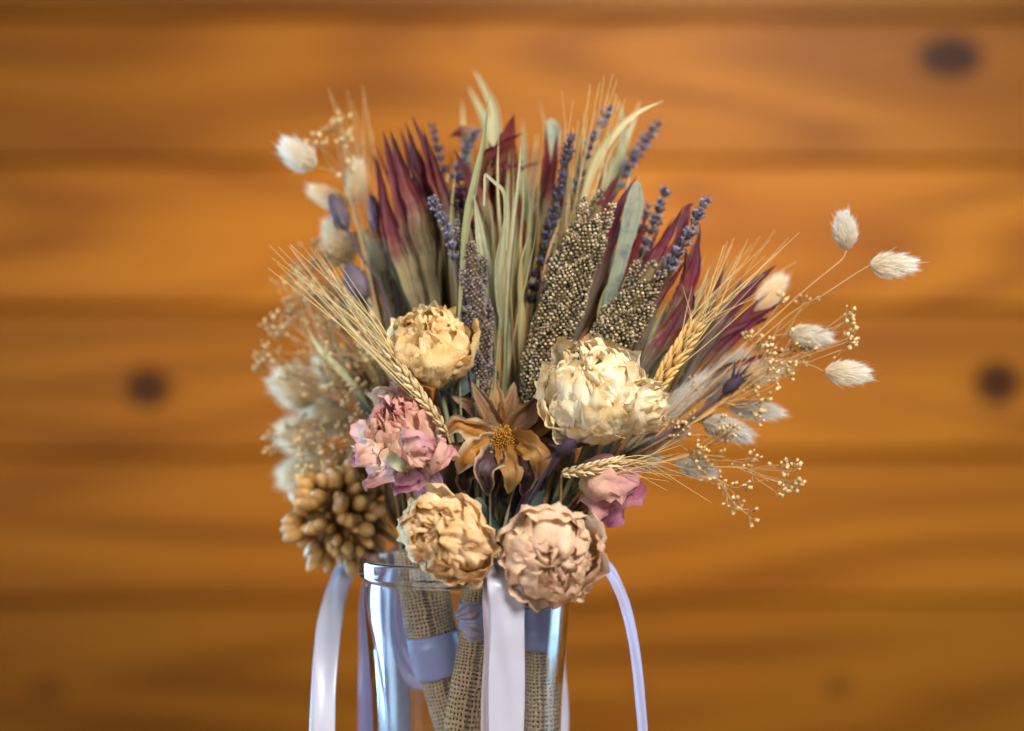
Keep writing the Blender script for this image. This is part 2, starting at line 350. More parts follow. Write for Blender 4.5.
# ------------------------------------------------------------------ wall and table
WALL_Y = 0.80
def wall_material():
    m, nt, out = new_mat('varnished_pine'); g = G(nt)
    tc = g.n('TexCoord').outputs['Object']
    sp = g.n('SeparateXYZ'); g.l(tc, sp.inputs[0]); x, z = sp.outputs[0], sp.outputs[2]
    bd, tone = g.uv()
    off = g.math('MULTIPLY', bd, 53.7)
    # knots: dark ovals; the grain bends round them
    kn = [(950, 57, 32, 21), (148, 388, 23, 20), (997, 383, 22, 22), (460, 33, 8, 7), (838, 687, 13, 10), (640, 690, 9, 8), (45, 690, 20, 13)]
    amt = [1, .9, .95, .3, .45, .3, .4]
    dark = None; bend = None
    for (kx, ky, ka, kb), a in zip(kn, amt):
        c = P(kx, ky, WALL_Y); s = K(WALL_Y)
        dx = g.math('DIVIDE', g.math('SUBTRACT', x, c.x), ka * s)
        dz = g.math('DIVIDE', g.math('SUBTRACT', z, c.z), kb * s)
        r2 = g.math('ADD', g.math('MULTIPLY', dx, dx), g.math('MULTIPLY', dz, dz))
        core = g.math('MULTIPLY', g.mr(r2, .6, 1.5, 1, 0), a)
        fx = g.math('DIVIDE', dx, 4.5); fz = g.math('DIVIDE', dz, 2.2)
        e = g.math('EXPONENT', g.math('MULTIPLY', g.math('ADD', g.math('MULTIPLY', fx, fx), g.math('MULTIPLY', fz, fz)), -1.0))
        bz = g.math('MULTIPLY', g.math('MULTIPLY', e, g.math('DIVIDE', dz, g.math('ADD', 1.0, g.math('ABSOLUTE', dz)))), -.034 * a)
        dark = core if dark is None else g.math('MAXIMUM', dark, core)
        bend = bz if bend is None else g.math('ADD', bend, bz)
    zz = g.math('ADD', z, bend)
    v1 = g.xyz(g.math('MULTIPLY', x, .9), off, g.math('MULTIPLY', zz, 30))
    n1 = g.noise(v1, 1.0, 4, .6, .25)
    v2 = g.xyz(g.math('MULTIPLY', x, 4), off, g.math('MULTIPLY', zz, 170))
    n2 = g.noise(v2, 1.0, 4, .6, .3)
    # cathedral rings
    v3 = g.xyz(g.math('MULTIPLY', x, .9), off, g.math('MULTIPLY', zz, 7))
    n3 = g.noise(v3, 1.0, 1, .5, .2)
    ring = g.math('ADD', .5, g.math('MULTIPLY', g.math('SINE', g.math('MULTIPLY', n3, 60)), .5))
    f = g.math('ADD', g.math('MULTIPLY', n1, .52), g.math('ADD', g.math('MULTIPLY', n2, .26), g.math('MULTIPLY', ring, .22)))
    c = g.ramp(f, [(.28, (.15, .045, .004)), (.42, (.235, .079, .006)), (.56, (.3, .107, .008)), (.72, (.345, .128, .0105))])
    big = g.noise(g.xyz(g.math('MULTIPLY', x, 2.2), off, g.math('MULTIPLY', z, 5)), 1, 2)
    c = g.mix(g.mr(big, .45, .75, 0, .5), c, (.21, .062, .006, 1))
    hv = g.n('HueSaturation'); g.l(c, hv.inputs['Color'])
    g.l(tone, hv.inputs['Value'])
    c = g.mix(dark, hv.outputs[0], (.032, .009, .002, 1))
    b = g.n('BsdfPrincipled'); g.l(c, b.inputs['Base Color']); b.inputs['Roughness'].default_value = .42
    b.inputs['Specular IOR Level'].default_value = .09
    bp = g.n('Bump'); bp.inputs['Strength'].default_value = .15; bp.inputs['Distance'].default_value = .002; g.l(n2, bp.inputs['Height'])
    g.l(bp.outputs[0], b.inputs['Normal']); g.l(b.outputs[0], out.inputs[0]); return m
def build_wall():
    seams = [P(0, y, WALL_Y).z for y in (896, 748, 602, 455, 309, 162, 17, -129, -276, -420)]
    mb = MB(); g = .0042
    for i in range(len(seams) - 1):
        z0, z1 = seams[i], seams[i + 1]
        prof = [(z0, .008), (z0 + .0013, .005), (z0 + g, 0), (z1 - g, 0), (z1 - .0013, .005), (z1, .008)]
        rows = [[Vector((x, WALL_Y + dy, z)) for x in (-1.6, 1.6)] for z, dy in prof]
        mb.grid(rows, [[((i * .371) % 1, (.78, .72, .92, .92, 1.12, .86, .6, .8, .8)[i])] * 2 for _ in prof])  # boards differ in tone; the wall's pool of light is painted in too
    x0 = seams[0]
    b = len(mb.v)
    mb.box((-1.6, WALL_Y + .0085, seams[0]), (1.6, WALL_Y + .04, seams[-1]))
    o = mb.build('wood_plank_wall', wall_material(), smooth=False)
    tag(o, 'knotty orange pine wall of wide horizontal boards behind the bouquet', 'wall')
build_wall()
def build_table():
    m, nt, out = new_mat('table_wood'); g = G(nt)
    tc = g.n('TexCoord').outputs['Object']; sp = g.n('SeparateXYZ'); g.l(tc, sp.inputs[0])
    n = g.noise(g.xyz(g.math('MULTIPLY', sp.outputs[0], 3), g.math('MULTIPLY', sp.outputs[1], 40), 0), 1, 4)
    b = g.n('BsdfPrincipled'); g.l(g.ramp(n, [(.3, (.22, .12, .05)), (.7, (.38, .22, .1))]), b.inputs['Base Color'])
    b.inputs['Roughness'].default_value = .5; g.l(b.outputs[0], out.inputs[0])
    mb = MB(); mb.box((-.6, -.35, -.03), (.6, .45, 0))
    o = mb.build('table_surface', m, smooth=False); o['kind'] = 'structure'
build_table()

# ------------------------------------------------------------------ vase
VX = 467
def build_vase():
    c = P(VX, 557, 0); base = Vector((c.x, 0, 0)); px = .0005
    zt = lambda y: CAM_Z - (y - 365.5) * px
    outer = [(0, .0), (82, 965), (90, 962), (93, 955), (93, 900), (93, 800), (94, 731), (95.5, 690), (98, 655), (101, 620), (102.5, 598), (102, 585), (102.3, 580), (103, 577.5), (106, 576.2), (107.6, 575.4), (108.3, 574.2), (108.4, 573), (108.4, 560.5), (108.2, 559.2), (107.4, 558), (106.4, 557.4), (105.5, 557.2)]
    inner = [(102.5, 557.3), (101.4, 557.9), (100.8, 559), (100.4, 562), (99, 575), (98, 590), (97.5, 605), (95.5, 630), (92.5, 660), (90, 695), (89, 731), (88, 800), (88, 900), (85, 938), (78, 946), (0.05, 948)]
    prof = [(.0002, zt(965))] + [(r * px, zt(y)) for r, y in outer[1:]] + [(r * px, zt(y)) for r, y in inner]
    prof = [(r, max(z, .0003)) for r, z in prof]
    # body with the lip as a part of the same blown piece: the lip ring is proud of the neck
    mb = MB(); mb.lathe(prof, 96, base)
    o = mb.build('glass_vase', M['glass'])
    tag(o, 'clear glass vase with a thick rim holding the burlap-wrapped stems', 'vase')
build_vase()

# ------------------------------------------------------------------ wrapped handles inside the vase
HAND = {}
def handle(label, axis, rad, key, band, knot=None, col=(.3, .2, .11), top_r=None):
    pts = path(axis, 40); px = K(axis[0][2]); r = rad * px
    t = thing('wrapped_bouquet_handle', label, 'bouquet handle', pts[-1], 'burlap wrapped handles in the vase')
    L = sum((pts[i + 1] - pts[i]).length for i in range(39))
    seed = len(HAND) * 3.1
    def prof(tt): return r * (1 + .05 * math.sin(tt * 9 + seed) - .08 * tt)
    mb = MB(); mb.tube(pts, r, ns=40, prof=prof)
    for i, p in enumerate(mb.v):
        nv = noise.noise_vector(p * 70); mb.v[i] = p + nv * r * .05
    mb.build('burlap_wrap', burlap('burlap', round(2 * PI * r / .0021), round(L / .0021), col), t)
    # frayed upper fold of the cloth
    mb = MB()
    b0, b1 = band
    sub = [p for i, p in enumerate(pts) if b0 <= i / 39 <= b1]
    sub = catmull(sub, 14)
    mb.tube(sub, r, ns=40, prof=lambda tt: r * (1.06 + .04 * math.sin(tt * PI) + .012 * math.sin(tt * 31)))
    for i, p in enumerate(mb.v):
        mb.v[i] = p + noise.noise_vector(p * 110 + Vector((seed, 0, 0))) * r * .05
    mb.build('ribbon_band', M['satin_blue'], t)
    if knot:
        for kx, ky, kd, ax, sc in knot:
            c = P(kx, ky, kd); mb = MB()
            q = [c + Vector((math.cos(ax), 0, math.sin(ax))) * sc * px * (w - .5) + Vector((0, -1, 0)) * sc * px * .35 * math.sin(w * PI) for w in [k / 9 for k in range(10)]]
            mb.blade(q, lambda tt: sc * px * (.12 + .3 * math.sin(tt * PI) ** .8), na=13, fold=-.3, wob=.3, seed=kx, freq=90, pleat=.16, np_=3)
            mb.build('ribbon_knot', M['satin_mauve'], t)
    HAND[key] = (axis[0], rad)
    return t
handle('burlap wrapped handle at left in the vase, slanting right under a blue satin band',
       [(418, 548, .0), (424, 590, 0), (435, 645, 0), (450, 700, 0), (468, 770, 0), (486, 880, 0)], 25, 'L', (.35, .53), col=(.64, .47, .29))
handle('burlap wrapped stem handle in the middle of the vase with a folded mauve ribbon tie',
       [(480, 552, -.018), (480, 590, -.018), (478, 640, -.018), (468, 700, -.02), (455, 790, -.02), (448, 880, -.01)], 20, 'M', (.24, .36),
       knot=[(468, 612, -.04, .35, 26), (474, 632, -.04, -.3, 24)], col=(.64, .45, .25))
handle('burlap wrapped stem handle at right in the vase, upright behind the white ribbon',
       [(538, 552, -.01), (539, 600, -.01), (540, 660, -.01), (540, 740, -.01), (536, 880, 0)], 17, 'R', (.27, .47), col=(.66, .54, .38))

def root_for(p, spread=1.0):
    """where a stem enters one of the three wrapped handles"""
    x = p[0]
    key = 'L' if x < 425 + U(-15, 15) else ('M' if x < 535 + U(-20, 20) else 'R')
    (hx, hy, hd), hr = HAND[key]
    a = U(0, 2 * PI); q = hr * .7 * math.sqrt(R()) * spread
    return (hx + q * math.cos(a), hy + U(6, 16), hd + q * math.sin(a) * .0005)
def stem_pts(base, ctrl=None, n=16):
    r = root_for(base)
    (bx, by, bd) = base
    pts = [base] + list(ctrl or [])
    l = pts[-1]
    pts.append((l[0] + (r[0] - l[0]) * .55 + U(-5, 5), l[1] + (r[1] - l[1]) * .5, l[2] + (r[2] - l[2]) * .55))
    pts.append((r[0], r[1] - 18, r[2]))
    pts.append(r)
    return path(pts, n)
def stem(t, base, rad, mat, ctrl=None, n=16):
    mb = MB(); k = K(base[2]); pts = stem_pts(base, ctrl, n)
    mb.tube(pts, rad * k * .8, rad * k * 1.2, ns=6)
    return mb.build('stem', M[mat], t)

# ------------------------------------------------------------------ peonies
def petal_mesh(mb, layer, phi, R0, rng, M3, c, sx):
    """a crumpled petal that grows from the calyx and wraps round the flower's ball"""
    th0, th1, hw, flare, amp, rr = layer
    ns, na = 22, 21
    sd = rng.uniform(0, 90); rows = []; uvs = []
    th1 = th1 + rng.uniform(-10, 10); hw = hw * rng.uniform(.8, 1.2); rr = rr * rng.uniform(.92, 1.06)
    lean = rng.uniform(-.25, .25)
    tilt = Matrix.Rotation(rng.uniform(0, .95) * max(0, 1.05 - rr), 3, Vector((rng.gauss(0, 1), rng.gauss(0, 1), rng.gauss(0, .3))).normalized())
    shift = Vector((rng.gauss(0, 1), rng.gauss(0, 1), rng.gauss(0, .5))) * R0 * .16 * max(0, 1 - rr)
    for i in range(ns):
        s = i / (ns - 1); row = []; ur = []
        for j in range(na):
            tt = -1 + 2 * j / (na - 1)
            edge = 1 - .22 * abs(tt) ** 2.5 + .12 * noise.noise(Vector((tt * 1.6, sd, 1.3))) + .03 * noise.noise(Vector((tt * 5, sd, 4.3))) + .02 * noise.noise(Vector((tt * 13, sd, 2.3)))
            th = math.radians(th0 + (th1 - th0) * s * edge)
            w = math.sin(min(1, .12 + s * 1.05) * PI * .62) ** .8
            ph = phi + lean * s + math.radians(hw) * tt * w / max(.45, math.sin(min(max(th, .45), 2.4)))
            r = R0 * rr * (1 + flare * max(0, s - .55) ** 1.6 * 2.2 + .085 * tt - .05 * tt * tt)
            p = Vector((r * math.sin(th) * math.cos(ph), r * math.sin(th) * math.sin(ph), -r * math.cos(th)))
            q = p / R0
            o = Vector((sd, sd * .7, -sd))
            rad = p.normalized()
            a = amp * (.25 + .75 * s)
            rid = 1 - 2 * abs(noise.noise(q * 2.6 + o))
            rid2 = 1 - 2 * abs(noise.noise(q * 6.0 + o * 1.3)); rid3 = 1 - 2 * abs(noise.noise(q * 13.0 - o))
            p = p + rad * (R0 * a * (.75 * rid + .36 * rid2 + .13 * rid3)) + noise.noise_vector(q * 2.2 + o * 2) * (R0 * a * .8)
            fo = math.sin(tt * (5 + 3 * math.sin(sd)) + 2.5 * noise.noise(q * 1.8 + o) + sd) * .6 + math.sin(tt * 13 + 4 * noise.noise(q * 2.5 - o) + sd * 3) * .4
            p = p + rad * R0 * (.025 + .36 * amp) * fo * (.25 + .75 * s)
            p = p + rad * R0 * (.05 * math.sin(tt * 9 + sd) + .035 * math.sin(tt * 19 + sd * 2)) * s * s
            p = Vector((p.x * sx[0], p.y * sx[1], p.z * sx[2]))
            row.append(c + M3 @ (tilt @ p + shift)); ur.append((j / (na - 1), s))
        rows.append(row); uvs.append(ur)
    mb.grid(rows, uvs)
LAYERS_CLOSED = [  # count, (theta0, theta1, half width, flare, crumple, radius)
    (4, (22, 114, 58, .26, .12, 1.0)), (4, (20, 136, 56, .12, .14, .93)), (5, (20, 152, 50, .04, .17, .84)),
    (5, (25, 160, 44, .0, .22, .72)), (6, (30, 164, 36, -.06, .27, .58)), (6, (40, 166, 30, -.1, .3, .45))]
LAYERS_OPEN = [
    (5, (25, 112, 52, .32, .13, 1.0)), (5, (22, 132, 46, .2, .15, .93)), (6, (22, 150, 42, .1, .18, .85)),
    (6, (28, 160, 34, .06, .23, .75)), (7, (32, 164, 28, .02, .27, .62)), (7, (40, 166, 24, -.08, .3, .5))]
def peony(label, cx, cy, d, r, axis, mats, layers, seed, sx=(1, 1, 1), sepals=3, skip=0.0, lobe=None):
    rng = random.Random(seed)
    c = P(cx, cy, d); k = K(d); R0 = r * k
    ax = Vector(axis).normalized(); M3 = frame(ax, rng.uniform(0, 6))
    t = thing('dried_peony', label, 'flower', c - ax * R0 * .9, 'dried peony heads')
    for li, (n, lay) in enumerate(layers):
        for i in range(n):
            if rng.random() < skip: continue
            mb = MB()
            petal_mesh(mb, lay, 2 * PI * (i + rng.uniform(-.3, .3)) / n + li * .7, R0, rng, M3, c, sx)
            mb.build('petal', M[mats[min(len(mats) - 1, int(rng.random() * len(mats)))]], t)
    if lobe:
        lx, ly, ld, lr, lax = lobe; lc = P(lx, ly, ld); L3 = frame(lax, 1.1)
        for li, (n, lay) in enumerate(LAYERS_OPEN[:5]):
            for i in range(n - 1):
                mb = MB(); petal_mesh(mb, lay, 2 * PI * (i + rng.uniform(-.3, .3)) / (n - 1) + li, lr * k, rng, L3, lc, (.8, 1, 1.1))
                mb.build('petal', M[rng.choice(mats)], t)
    # heart: small scrunched petals
    for i in range(12):
        mb = MB()
        petal_mesh(mb, (60, 165, 26, -.1, .34, rng.uniform(.25, .62)), 2 * PI * i / 12 * 1.62, R0, rng, M3, c, sx)
        mb.build('petal', M[rng.choice(mats)], t)
    mb = MB()
    mb.lathe([(R0 * .02, -R0 * 1.0), (R0 * .22, -R0 * .96), (R0 * .3, -R0 * .8), (R0 * .2, -R0 * .55), (.0001, -R0 * .5)], 12, c, M3)
    mb.build('calyx', M['sepal'], t)
    for i in range(sepals):
        a = 2 * PI * i / sepals + .5; mb = MB()
        e1 = M3 @ Vector((math.cos(a), math.sin(a), 0))
        pts = [c - ax * R0 * .95 + e1 * R0 * .1, c - ax * R0 * .9 + e1 * R0 * .55, c - ax * R0 * .55 + e1 * R0 * .95, c - ax * R0 * .1 + e1 * R0 * 1.1]
        mb.blade(catmull(pts, 10), lambda tt: R0 * .2 * math.sin(PI * min(1, tt * .9 + .08)), N=-ax, na=5, fold=.2, wob=.3, seed=seed + i)
        mb.build('sepal', M['sepal'], t)
    b = c - ax * R0 * .9
    kk = K(b.y); base = (512 + b.x / kk, 365.5 + (CAM_Z - b.z) / kk, b.y)
    stem(t, base, 3.2, 'stem_green')
    return t
peony('yellowish cream dried peony at upper left, beside the straight wheat awns', 430, 348, -.02, 40, (-.15, -.75, .62), ['yellow'], LAYERS_CLOSED, 11, (1, 1, .95))
peony('largest pale cream dried peony, right of the brown open flower', 592, 396, -.04, 48, (-.2, -.75, .65), ['cream'], LAYERS_OPEN, 23, (1.0, 1, 1.05), lobe=(634, 406, -.042, 32, (.85, -.45, .3)))
peony('ragged pink and peach dried peony left of the brown open flower', 400, 432, -.02, 40, (-.2, -.75, .5), ['pink'], LAYERS_OPEN, 31, (.9, 1, 1.05), skip=.22)
peony('ochre cream dried peony resting over the left of the vase rim', 447, 537, -.06, 47, (-.1, -.93, .12), ['ochre'], LAYERS_CLOSED, 44, (1, .8, .9))
peony('dusty blush dried peony hanging over the vase rim above the white ribbon', 549, 553, -.065, 46, (.15, -.95, -.15), ['blush', 'blush', 'blush'], LAYERS_CLOSED, 57, (1, 1, .9))

def loose_petals():
    # half hidden pink bloom at the right: a few broad petals hang out of it
    t = thing('pink_bloom', 'half hidden pink and magenta bloom under the pale wheat ear at right', 'flower', P(585, 478, -.02))
    sp = [([(578, 478, -.03), (600, 484, -.045), (622, 482, -.042), (640, 470, -.03)], 17, 'rose', -.35),
          ([(585, 490, -.02), (600, 500, -.038), (612, 512, -.036), (605, 524, -.03)], 14, 'magenta', .3),
          ([(590, 480, -.015), (612, 494, -.03), (630, 498, -.03), (642, 484, -.02)], 14, 'magenta', .2),
          ([(585, 470, -.02), (600, 466, -.035), (615, 468, -.03), (630, 462, -.02)], 10, 'magenta', .3),
          ([(580, 480, 0), (605, 505, -.01), (625, 508, -.01)], 13, 'pink', .3)]
    for pts, w, mt, cup in sp:
        mb = MB(); k = K(0)
        mb.blade(path(pts, 18), lambda tt: w * k * (.25 + .85 * math.sin(min(1, .08 + tt * .92) * PI) ** .7), na=17, fold=cup, wob=.55, seed=w + cup, freq=120, pleat=.06)
        mb.build('petal', M[mt], t)
    stem(t, (583, 482, -.01), 3, 'stem_green')
    # the pink peony's fallen lower petals
loose_petals()
def pink_lower():
    o = [x for x in bpy.data.objects if x.get('label', '').startswith('ragged pink')][0]
    sp = [([(425, 452, -.035), (412, 458, -.055), (424, 446, -.062), (436, 444, -.05)], 14, 'rose'),
          ([(418, 462, -.035), (432, 458, -.058), (446, 452, -.058), (449, 446, -.05)], 13, 'rose'),
          ([(400, 458, -.03), (388, 468, -.05), (376, 480, -.05), (362, 484, -.04)], 11, 'rose'),
          ([(405, 464, -.03), (412, 476, -.048), (402, 488, -.046), (393, 486, -.04)], 12, 'magenta'),
          ([(418, 462, -.03), (425, 478, -.045), (434, 486, -.04), (440, 497, -.03)], 13, 'magenta'),
          ([(382, 440, -.03), (368, 452, -.05), (358, 462, -.05), (352, 455, -.04)], 11, 'rose')]
    for i, (pts, w, mt) in enumerate(sp):
        mb = MB(); k = K(0)
        mb.blade(path(pts, 18), lambda tt: w * k * (.3 + .8 * math.sin(min(1, .08 + tt * .92) * PI) ** .7), na=17, fold=-.35, wob=.95, seed=i * 3.3, freq=120, pleat=.07)
        mb.build('petal', M[mt], o)
    mb = MB(); mb.blade(path([(390, 452, -.045), (398, 464, -.056), (408, 472, -.052)], 10), lambda tt: 6 * K(0) * math.sin(PI * min(1, tt * .9 + .1)), na=5, fold=.3, wob=.2)
    mb.build('sepal', M['sage'], o)
pink_lower()

# ------------------------------------------------------------------ open brown flower in the middle
def brown_flower():
    t = thing('open_brown_flower', 'open brown leathery flower with golden stamens at the centre of the bouquet', 'flower', P(503, 446, -.01))
    C = (503, 441, -.022)
    sp = [  # path after the heart, half width px, material, cup
        ([(490, 414, -.02), (472, 382, -.02)], 9, 'pod_petal', .5), ([(498, 410, -.014), (494, 376, -.012)], 8, 'gold_petal', .6),
        ([(508, 412, -.014), (514, 382, -.01)], 9, 'pod_petal', .5), ([(480, 412, -.012), (452, 396, -.012)], 9, 'pod_petal', .5),
        ([(522, 418, -.026), (542, 398, -.02)], 10, 'pod_petal', .5), ([(530, 432, -.024), (560, 416, -.02)], 10, 'gold_petal', .5),
        ([(524, 442, -.042), (539, 456, -.05), (538, 480, -.04)], 12, 'gold_petal', .4), ([(532, 448, -.03), (550, 454, -.03), (558, 470, -.02)], 11, 'pod_petal', .5),
        ([(507, 458, -.045), (513, 474, -.052), (508, 494, -.045)], 10, 'gold_petal', .5), ([(494, 455, -.044), (485, 470, -.054), (488, 496, -.044)], 12, 'dark_petal', .45),
        ([(486, 446, -.04), (468, 454, -.05), (458, 474, -.044)], 12, 'amber_petal', .45), ([(482, 434, -.028), (460, 424, -.034), (443, 436, -.028)], 11, 'amber_petal', .45),
        ([(478, 448, -.02), (456, 452, -.03), (440, 446, -.025)], 10, 'pod_petal', .5), ([(480, 458, -.02), (464, 476, -.03), (466, 494, -.026)], 11, 'dark_petal', .5),
        ([(518, 458, -.03), (526, 476, -.036), (522, 496, -.028)], 11, 'dark_petal', .5), ([(514, 410, -.01), (530, 386, -.004)], 7, 'gold_petal', .6), ([(486, 408, -.008), (466, 374, .0)], 7, 'pod_petal', .6)]
    for i, (pts, w, mt, cup) in enumerate(sp):
        mb = MB(); k = K(0)
        mb.blade(path([C] + pts, 24), lambda tt: w * k * (.2 + .9 * math.sin(min(1, .06 + tt * .93) * PI) ** .8 if tt < .55 else .03 + 1.07 * max(0, 1 - (tt - .55) / .45) ** .75), na=15, fold=cup, wob=.36, seed=i * 7.7, freq=120, pleat=.1, np_=2.6)
        mb.build('petal', M[mt], t)
    c = PP((503, 441, -.034)); mb = MB(); k = K(0); rng = random.Random(5)
    M3 = frame((0, -1, .25))
    mb.lathe([(.0001, 3 * k), (7 * k, 1.5 * k), (11 * k, -3 * k), (9 * k, -9 * k)], 14, c, M3)
    for i in range(130):
        a = i * 2.39996; q = math.sqrt(i / 130)
        d0 = Vector((math.cos(a) * q * 10, math.sin(a) * q * 9, 2 - 4 * q)) * k
        d1 = d0 + Vector((math.cos(a) * (2 + 5 * q), math.sin(a) * (2 + 5 * q), 7 - 3 * q)) * k * rng.uniform(.7, 1.2)
        mb.tube([c + M3 @ d0, c + M3 @ (d0 * .5 + d1 * .5 + Vector((0, 0, k))), c + M3 @ d1], .5 * k, .75 * k, ns=4)
    mb.build('stamen_cluster', M['stamen'], t)
    stem(t, (503, 448, -.005), 3.5, 'stem_brown')
brown_flower()

# ------------------------------------------------------------------ burgundy strap-leaved heads
def lance(w, k, wmax=.42, tip=.03):
    def f(t):   # t = 0 base, 1 tip
        a = .3 + .7 * min(1, t / wmax) if t < wmax else max(.03 if tip >= .3 and wmax > .6 else tip, (1 - (t - wmax) / (1 - wmax)) ** (.5 if tip >= .3 and wmax > .6 else .85))
        return w * k * a
    return f
def strap_head(label, leaves, mats, seed, base, name='burgundy_leaf_flower', cat='flower', sw=3.5):
    t = thing(name, label, cat, PP(base), 'burgundy strap-leaved flowers')
    rng = random.Random(seed)
    extra = []
    for pts, w in leaves:
        if w < 6: continue
        for _ in range(2 if w > 8.5 else 1):
            jx, jy, jd = rng.uniform(-13, 13), rng.uniform(4, 55), rng.uniform(-.004, .016)
            extra.append(([(x + jx * (1 - q / (len(pts) - 1)), y + jy * (1 - q / (len(pts) - 1)), d + jd) for q, (x, y, d) in enumerate(pts)], w * rng.uniform(.5, .8)))
    for i, (pts, w) in enumerate(leaves + extra):
        pp = [tuple(p) for p in pts][::-1]
        mb = MB(); k = K(pp[0][2])
        tw = rng.uniform(-.5, .5); a0 = rng.uniform(-.35, .35)
        mb.blade(path(pp, 40), lance(w * .95, k), na=13, fold=rng.choice([-.7, .6, .8]), twist=lambda t_: a0 + tw * t_ * t_ * 2, wob=.3, seed=seed + i, curl=rng.uniform(-.8, .8), freq=80, pleat=.11, np_=rng.uniform(2.2, 3.4))
        mb.build('leaf', M[mats[i % len(mats)]], t)
    stem(t, base, sw, 'stem_green')
    return t
def D(pts, d0, d1=None):
    d1 = d0 if d1 is None else d1; n = len(pts)
    return [(x, y, d0 + (d1 - d0) * i / (n - 1)) for i, (x, y) in enumerate(pts)]
strap_head('fan of burgundy leaves greening at the base, above the upper left cream peony', [
    (D([(376, 156), (387, 215), (403, 270), (428, 345)], .03, .02), 10.5), (D([(383, 131), (397, 185), (416, 250), (436, 345)], .02), 10),
    (D([(390, 130), (407, 180), (425, 240), (444, 345)], .015), 11), (D([(405, 122), (419, 175), (431, 235), (448, 345)], .025), 11),
    (D([(412, 116), (431, 165), (446, 225), (455, 345)], .02), 11), (D([(438, 170), (446, 215), (456, 265), (460, 345)], .03), 9),
    (D([(372, 150), (384, 200), (400, 300), (425, 345)], .05), 7), (D([(420, 150), (434, 200), (440, 270), (448, 345)], .04), 10)],
    ['burg_green', 'burgundy', 'burgundy', 'burgundy', 'burgundy'], 3, (444, 350, .02))
strap_head('burgundy leaves crossing at their tips behind the thin green grass blade', [
    (D([(454, 148), (472, 182), (487, 220), (497, 330)], .008), 9), (D([(523, 133), (500, 148), (480, 180), (478, 330)], .02), 8),
    (D([(514, 114), (508, 140), (504, 190), (498, 330)], .028), 12), (D([(488, 140), (500, 165), (512, 210), (505, 330)], .04), 10),
    (D([(470, 160), (468, 200), (474, 260), (486, 330)], .04), 10), (D([(448, 137), (458, 133), (466, 150), (472, 330)], .05), 5),
    (D([(478, 150), (490, 190), (496, 240), (500, 330)], .03), 11), (D([(500, 165), (515, 200), (515, 260), (503, 330)], .035), 11)],
    ['burgundy', 'red', 'red', 'burgundy', 'plum'], 8, (492, 340, .025))
strap_head('narrow pair of dark burgundy leaves left of the dark lavender spike', [
    (D([(546, 123), (545, 165), (538, 220), (522, 340)], .035), 7), (D([(558, 128), (554, 170), (545, 230), (530, 340)], .03), 8),
    (D([(543, 162), (525, 167), (512, 173), (500, 178)][::1], .05), 3), (D([(565, 150), (560, 200), (548, 260), (532, 340)], .045), 8),
    (D([(530, 190), (527, 240), (522, 290), (520, 340)], .05), 7)], ['red', 'burgundy', 'red', 'burgundy'], 15, (526, 350, .035))
strap_head('burgundy leaves around the grey velvety leaf right of the tall sorghum head', [
    (D([(637, 175), (620, 208), (600, 270), (572, 350)], .012), 9), (D([(622, 170), (606, 200), (590, 250), (572, 350)], .02), 8),
    (D([(648, 212), (628, 262), (604, 310), (578, 360)], .01), 8), (D([(660, 225), (640, 265), (610, 320), (582, 365)], .02), 8),
    (D([(600, 210), (598, 250), (586, 300), (572, 350)], .03), 9)], ['plum', 'burgundy', 'red', 'burgundy'], 21, (574, 368, .01))
strap_head('dense sheaf of maroon leaves with curling tips behind the short sorghum head', [
    (D([(684, 205), (668, 235), (642, 280), (612, 360)], .005), 8), (D([(689, 212), (678, 245), (655, 290), (628, 365)], .0), 9),
    (D([(698, 232), (694, 268), (676, 310), (642, 375)], -.005), 10), (D([(700, 255), (690, 290), (668, 330), (640, 375)], .01), 10),
    (D([(680, 218), (662, 250), (640, 300), (612, 360)], .02), 8), (D([(694, 204), (688, 207), (684, 222), (672, 262), (635, 370)], .0), 5),
    (D([(690, 290), (672, 320), (655, 345), (636, 380)], -.008), 9), (D([(700, 222), (699, 240), (690, 262), (660, 340)], .005), 3.5)],
    ['plum', 'burgundy', 'plum', 'burg_green', 'burgundy'], 28, (630, 385, .0))
strap_head('plum purple leaves pointing right behind the braided wheat ear', [
    (D([(777, 264), (748, 290), (716, 325), (676, 395)], .0), 9), (D([(786, 298), (752, 324), (716, 355), (678, 402)], .0), 6),
    (D([(727, 258), (714, 298), (697, 340), (672, 392)], .005), 6), (D([(757, 298), (754, 306), (735, 330), (690, 390)], .01), 4),
    (D([(760, 285), (730, 315), (700, 352), (676, 396)], .012), 9), (D([(745, 270), (722, 312), (702, 345), (676, 396)], .015), 7)],
    ['plum', 'plum', 'burgundy', 'plum'], 35, (670, 405, .005))

# ------------------------------------------------------------------ long grassy leaves
def blade_thing(label, pts, w, mat, name='grass_leaf', cat='leaf', group='long dried leaves', fold=.35, stem_to=True, tip=.05, wmax=.4, seed=1, tw=.5):
    t = thing(name, label, cat, PP(pts[-1]), group)
    pp = pts[::-1]; k = K(pp[0][2]); mb = MB()
    mb.blade(path(pp, 34), lance(w, k, wmax, tip), na=11, fold=fold, twist=lambda t_: tw * math.sin(t_ * 3 + seed), pleat=.1, wob=.14, seed=seed, freq=60)
    mb.build('leaf_blade', M[mat], t)
    if stem_to: stem(t, pp[0], max(1.2, w * .3), 'stem_green')
    return t
blade_thing('thin sharp green grass blade standing up left of centre', D([(489, 93), (484, 140), (474, 188), (464, 240), (458, 330)], -.01), 4.5, 'grass', seed=2, fold=.6)
blade_thing('broad pale sage leaf right beside the narrow dark seed head', D([(474, 195), (480, 232), (488, 280), (493, 340), (490, 440)], -.014, .008), 8.5, 'sage', seed=4, wmax=.5)
